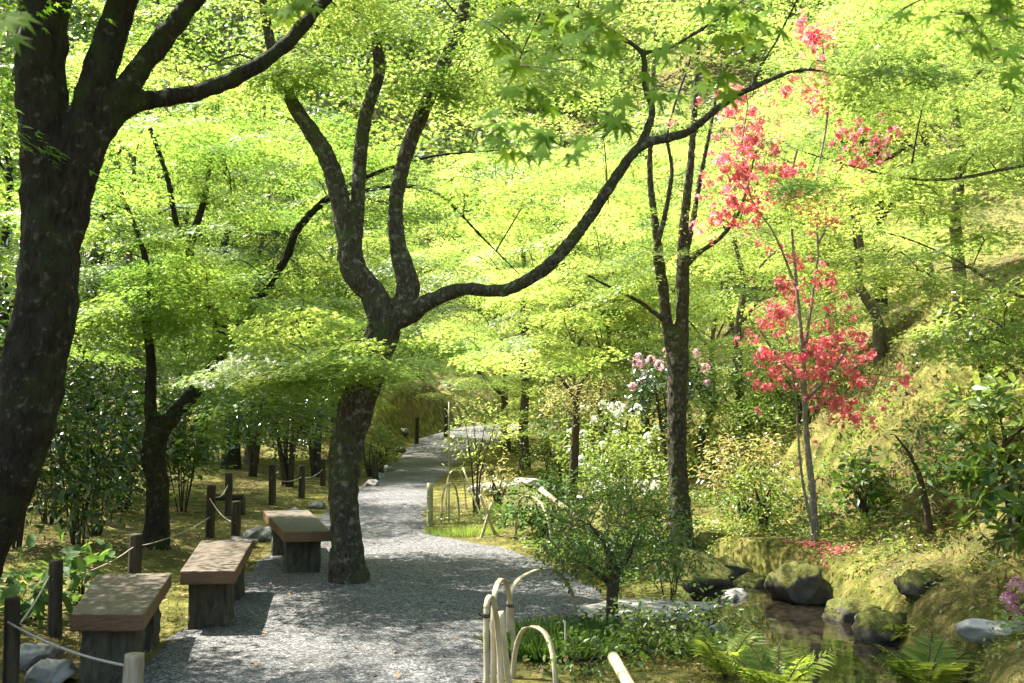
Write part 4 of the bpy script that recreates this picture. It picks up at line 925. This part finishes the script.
# ------------------------------------------------------------------ bamboo hoops and supports
def strip(mb, pts, w, th, axis, k=6):
    """flat split-bamboo strip: pts centre line, width along axis"""
    p, _ = catmull(pts, [1] * len(pts), k); t = norm(np.gradient(p, axis=0)); ax = norm(np.asarray(axis, float)); ax = norm(ax - t * (t @ ax)[:, None]); nn = np.cross(t, ax)
    kn = np.where(np.arange(len(p)) % 9 == 4, 1.0, 0)[:, None]; w = w * (1 + .07 * kn); th = th * (1 + .8 * kn)      # nodes
    V = np.stack([p + ax * w / 2 - nn * th / 2, p + ax * w / 2 + nn * th / 2, p + ax * w * .25 + nn * th * .8, p - ax * w * .25 + nn * th * .8, p - ax * w / 2 + nn * th / 2, p - ax * w / 2 - nn * th / 2], 1)
    s = V.shape[1]; idx = np.arange(len(p) * s).reshape(-1, s); nx_ = np.roll(idx, -1, 1)
    b = mb.n; mb.add(V.reshape(-1, 3), np.stack([idx[:-1], nx_[:-1], nx_[1:], idx[1:]], -1).reshape(-1, 4)); mb.f.append(idx[:1, ::-1] + b); mb.f.append(idx[-1:] + b)
def hoop(label, a, top, b, w=.035, th=.008, m='bamboo', ties=()):
    """a, b feet and top as (px, py, Y)"""
    A, T, B = P(*a), P(*top), P(*b); A[2] = H(A[0], A[1]) - .05; B[2] = H(B[0], B[1]) - .05
    hz = T[2]; mid = (A + B) / 2; pts = []
    for s in np.linspace(0, PI, 11):
        c_ = -math.cos(s); q = mid + (B - A) / 2 * np.sign(c_) * abs(c_) ** .75; sh = (T[:2] - mid[:2]) * math.sin(s) ** 1.3
        q = np.array([q[0] + sh[0], q[1] + sh[1], A[2] * (1 - (c_ + 1) / 2) + B[2] * (c_ + 1) / 2]); q[2] += (hz - q[2]) * math.sin(s) ** .8; pts.append(q)
    t = thing('bamboo_hoop', label, 'hoop', (mid[0], mid[1], float(H(mid[0], mid[1]))), 'split bamboo hoops edging the path')
    mb = MB(); ax = np.cross(B - A, [0, 0, 1.]); strip(mb, pts, w, th, ax); obj('strip', mb, M[m], t, True)
    for f in ties:
        q = pts[f]; mb = MB(); a_ = np.linspace(0, 2 * PI, 11); axn = norm(ax); u = norm(np.array([B[0] - A[0], B[1] - A[1], 0]))
        for dz in (-.006, .006): tube(mb, q + np.outer(np.cos(a_) * w * .62, axn) + np.outer(np.sin(a_) * w * .4, u) + [0, 0, dz], .004, 5, 1)
        tube(mb, [q - u * .02 - axn * w * .5, q - u * .05 - axn * w * .7 + [0, 0, .015]], .003, 5, 1)
        obj('twine_tie', mb, M['twine'], t, True)
hoop('narrow pale bamboo hoop at the end of the row, seen edge-on beside the path', (487, 700, 5.6), (490, 596, 5.65), (501, 700, 5.75), .032, ties=(3,))
hoop('tall narrow bamboo hoop overlapping the end hoop', (494, 690, 5.9), (500, 580, 6.1), (514, 640, 6.6), .03, ties=(3, 8))
hoop('wide thin bamboo hoop arching far out over the gravel', (510, 640, 6.9), (534, 571, 7.1), (577, 613, 7.9), .03)
hoop('low rounded bamboo hoop standing on the moss in front of the grass tuft', (513, 668, 6.15), (535, 627, 6.1), (556, 684, 5.85), .035)
def slat(label, a, b, w=.04, name='bamboo_stake', m='bamboo', r=None, group=None, cap=False):
    A, B = P(*a), P(*b); t = thing(name, label, 'bamboo', tuple(A), group)
    mb = MB()
    if r is None: strip(mb, [A, (A + B) / 2, B], w, .012, [1, 0, 0])
    else:
        n = 9; q = [A + (B - A) * s for s in np.linspace(0, 1, n)]; tube(mb, q, r, 12, 1, .02)
        for s in (.25, .5, .75): c_ = A + (B - A) * s; d = norm(B - A); tube(mb, [c_ - d * .008, c_, c_ + d * .008], [r * 1.0, r * 1.12, r * 1.0], 12, 1)
    obj('strip' if r is None else 'cane', mb, M[m], t, r is not None)
    if cap: mb = MB(); d = norm(A - B); tube(mb, [A - d * .004, A + d * .003], r * .8, 10, 1); obj('cut_end', mb, M['post'], t)
    return t
slat('straight upright bamboo slat with a sawn top tied inside the hoops', (501, 611, 5.8), (511, 705, 5.75), .035)
slat('thick bamboo pole end sticking up at the bottom edge of the view', (613, 657, 5.0), (660, 740, 4.2), r=.028, name='bamboo_pole', cap=True)
slat('long bright bamboo pole propped diagonally over the shrub', (541, 490, 11.8), (596, 532, 9.6), r=.03, name='bamboo_pole')
slat('fat old bamboo stake at the path edge by the young tree', (430, 483, 14.2), (430, 540, 14.1), r=.045, name='bamboo_stake', m='bamboo_green', cap=True)
slat('tall thin cane with a white tip beside the young tree', (449, 402, 14.6), (449, 530, 14.5), r=.011, name='thin_cane', m='bamboo_green')
slat('thin cane leaning left in the crossed supports', (492, 503, 12.9), (480, 542, 12.8), r=.02, name='thin_cane', m='bamboo_green')
slat('thin cane leaning right in the crossed supports', (480, 495, 12.9), (497, 540, 13.0), r=.02, name='thin_cane', m='bamboo')
slat('curved-looking bamboo prop under the young tree', (463, 468, 15), (482, 520, 14.4), r=.013, name='thin_cane', m='bamboo_green')
hoop('weathered bamboo hoop behind the fat stake', (441, 532, 14.4), (450, 483, 14.5), (459, 530, 14.6), .035, m='bamboo_green')
hoop('second weathered bamboo hoop among the canes', (446, 512, 16.2), (455, 470, 16.3), (466, 510, 16.4), .035, m='bamboo_green')
hoop('thin bamboo hoop bending over the low dense shrub', (516, 540, 12.6), (530, 496, 12.2), (552, 540, 11.6), .025)
slat('thin plant tag stick with a pale top in the grass tuft', (565, 621, 6.5), (566, 668, 6.45), w=.012, name='tag_stick')

# ------------------------------------------------------------------ ground cover
def blades(name, label, cx, cy, rx, ry, n, h, m, group=None, cat='grass'):
    a = U(0, 2 * PI, n); q = np.sqrt(U(0, 1, n)); x = cx + rx * q * np.cos(a); y = cy + ry * q * np.sin(a); z = H(x, y)
    d = norm(np.stack([np.cos(a) * q * .7, np.sin(a) * q * .7, 0 * a + 1], -1) + .28 * rng.randn(n, 3)); mb = MB()
    leaves(mb, np.stack([x, y, z - .01], -1), np.cross(d, rng.randn(n, 3)), d, h * U(.6, 1.2, n), (np.array([(0, -.02, 0), (0, .02, 0), (.6, .014, .03), (1, 0, .22), (.6, -.014, .03)]), np.array([(0, 1, 2, 4)])))
    return mb
mb = blades('', '', *at(560, 6.9), .46, .4, 4500, .24, 'grass'); tag(obj('grass_tuft', mb, M['grass']), 'rounded tuft of fine dark green grass beside the bamboo hoops', 'grass')
mb = blades('', '', *at(465, 13.2), .5, .3, 900, .17, 'grass'); tag(obj('grass_tuft', mb, M['bright_shrub']), 'bright tuft of upright leaves under the young tree', 'grass')
# mossy tufts, fallen leaves and small herbs
n = 230000; y = 4.5 + 24 * U(0, 1, n) ** 1.5; x = U(-1, 1, n) * (2 + y * .56); l, r = path_x(y); k = ((x < l - .03) | (x > r + .03)) & (stream(x, y) > .95); x, y = x[k], y[k]; k = nz(x, y, 1.7, 51) > -.15; x, y = x[k], y[k]; n = len(x)
mb = MB(); leaves(mb, np.stack([x, y, H(x, y) + .005], -1), rng.randn(n, 3) + [0, 0, .3], rng.randn(n, 3) * .6 + [0, 0, .9], U(.015, .04, n), (np.array([(0, -.12, 0), (0, .12, 0), (.6, .1, .03), (1, 0, .15), (.6, -.1, .03)]), np.array([(0, 1, 2, 4)])))
tag(obj('moss_cover', mb, M['mossy']), 'yellow-green moss and fine stalks covering the ground', 'moss', None, 'stuff')
n = 9000; y = 4.5 + 22 * U(0, 1, n) ** 1.3; x = U(-1, 1, n) * (2 + y * .56); l, r = path_x(y); k = ((x < l + .1) | (x > r - .1) | (U(0, 1, n) < .16)) & (stream(x, y) > .95); x, y = x[k], y[k]; n = len(x)
mb = MB(); leaves(mb, np.stack([x, y, H(x, y) + .03], -1), .35 * rng.randn(n, 3) + [0, 0, 1], rng.randn(n, 3), U(.03, .07, n), OVAL)
tag(obj('leaf_litter', mb, M['litter']), 'dry fallen leaves scattered over moss and gravel', 'leaf litter', None, 'stuff')
def herbs(label, regs, m, tpl, s, hh, name='ground_cover'):
    mb = MB()
    for cx, Y0, rx, ry, n in regs:
        x0, y0 = at(cx, Y0); k = max(n // 9, 1); gx = x0 + rx * rng.normal(0, .5, k); gy = y0 + ry * rng.normal(0, .5, k)
        x = (gx[:, None] + rng.normal(0, .07, (k, 9))).ravel(); y = (gy[:, None] + rng.normal(0, .07, (k, 9))).ravel()
        ok = (stream(x, y) > .75) & (x > path_x(y)[1] + .05); x, y = x[ok], y[ok]; q = len(x)
        leaves(mb, np.stack([x, y, H(x, y) + U(.02, hh, q)], -1), .45 * rng.randn(q, 3) + [0, 0, .9], rng.randn(q, 3), s * U(.6, 1.3, q), tpl)
    return tag(obj(name, mb, M[m]), label, 'plants', None, 'stuff')
herbs('small leafy ground cover between path and pond', [(640, 7.2, .6, .5, 350), (560, 11.3, .6, .7, 1400), (640, 11.5, .6, 1.2, 1800), (620, 9.6, .4, .8, 700), (690, 6.5, .5, .4, 380), (520, 14.5, .9, 1, 1200), (600, 15, .9, 1, 1200)], 'azalea_leaf', OVAL, .05, .16)
herbs('bright small leaves on the bank and pond edge', [(870, 10.5, .6, .9, 450), (960, 8.8, .7, .9, 450), (800, 12.2, .8, .7, 500), (720, 13.2, .7, .7, 900), (930, 12, 1, 1, 900), (990, 6.8, .5, .5, 400)], 'bright_shrub', OVAL, .05, .14)
herbs('fallen red petals under the azalea', [(828, 11.2, .35, .3, 160), (800, 11.6, .3, .3, 80)], 'red', PETAL, .045, .03, 'fallen_petals')

# rough dry grass hanging down the bank
n = 60000; y = U(7.5, 24, n); x = np.interp(y, [5, 7, 8.5, 10, 12, 14, 18, 30], [2.95, 3.1, 3.35, 3.75, 3.75, 3.5, 3.7, 5]) + .35 + 6.5 * U(0, 1, n) ** 1.2
k = nz(x, y, 1.3, 61) + .6 * nz(x, y, .5, 62) > .12; x, y = x[k], y[k]; n = len(x)
d = np.stack([-.75 + .5 * rng.randn(n), -.25 + .5 * rng.randn(n), .35 + .3 * rng.randn(n)], -1)
mb = MB(); leaves(mb, np.stack([x, y, H(x, y) - .01], -1), np.array([-.4, -.1, .9]) + .4 * rng.randn(n, 3), d, U(.06, .17, n), (np.array([(0, -.06, 0), (0, .06, 0), (.55, .05, .16), (1, 0, .05), (.55, -.05, .16)]), np.array([(0, 1, 2, 4), (4, 2, 3, 3)])[:1]))
tag(obj('bank_grass', mb, M['bank']), 'rough dry moss and grass hanging over the bank', 'grass', None, 'stuff')
herbs('leafy seedlings and creepers in the hollows of the bank', [(760, 14.5, .9, 1.2, 900), (820, 13, .8, 1.2, 600), (880, 12, .8, .9, 400), (960, 11, .7, .9, 450), (720, 17, 1, 1.5, 1500), (860, 15, .9, 1, 700)], 'azalea_leaf', OVAL, .065, .22, 'bank_creeper')
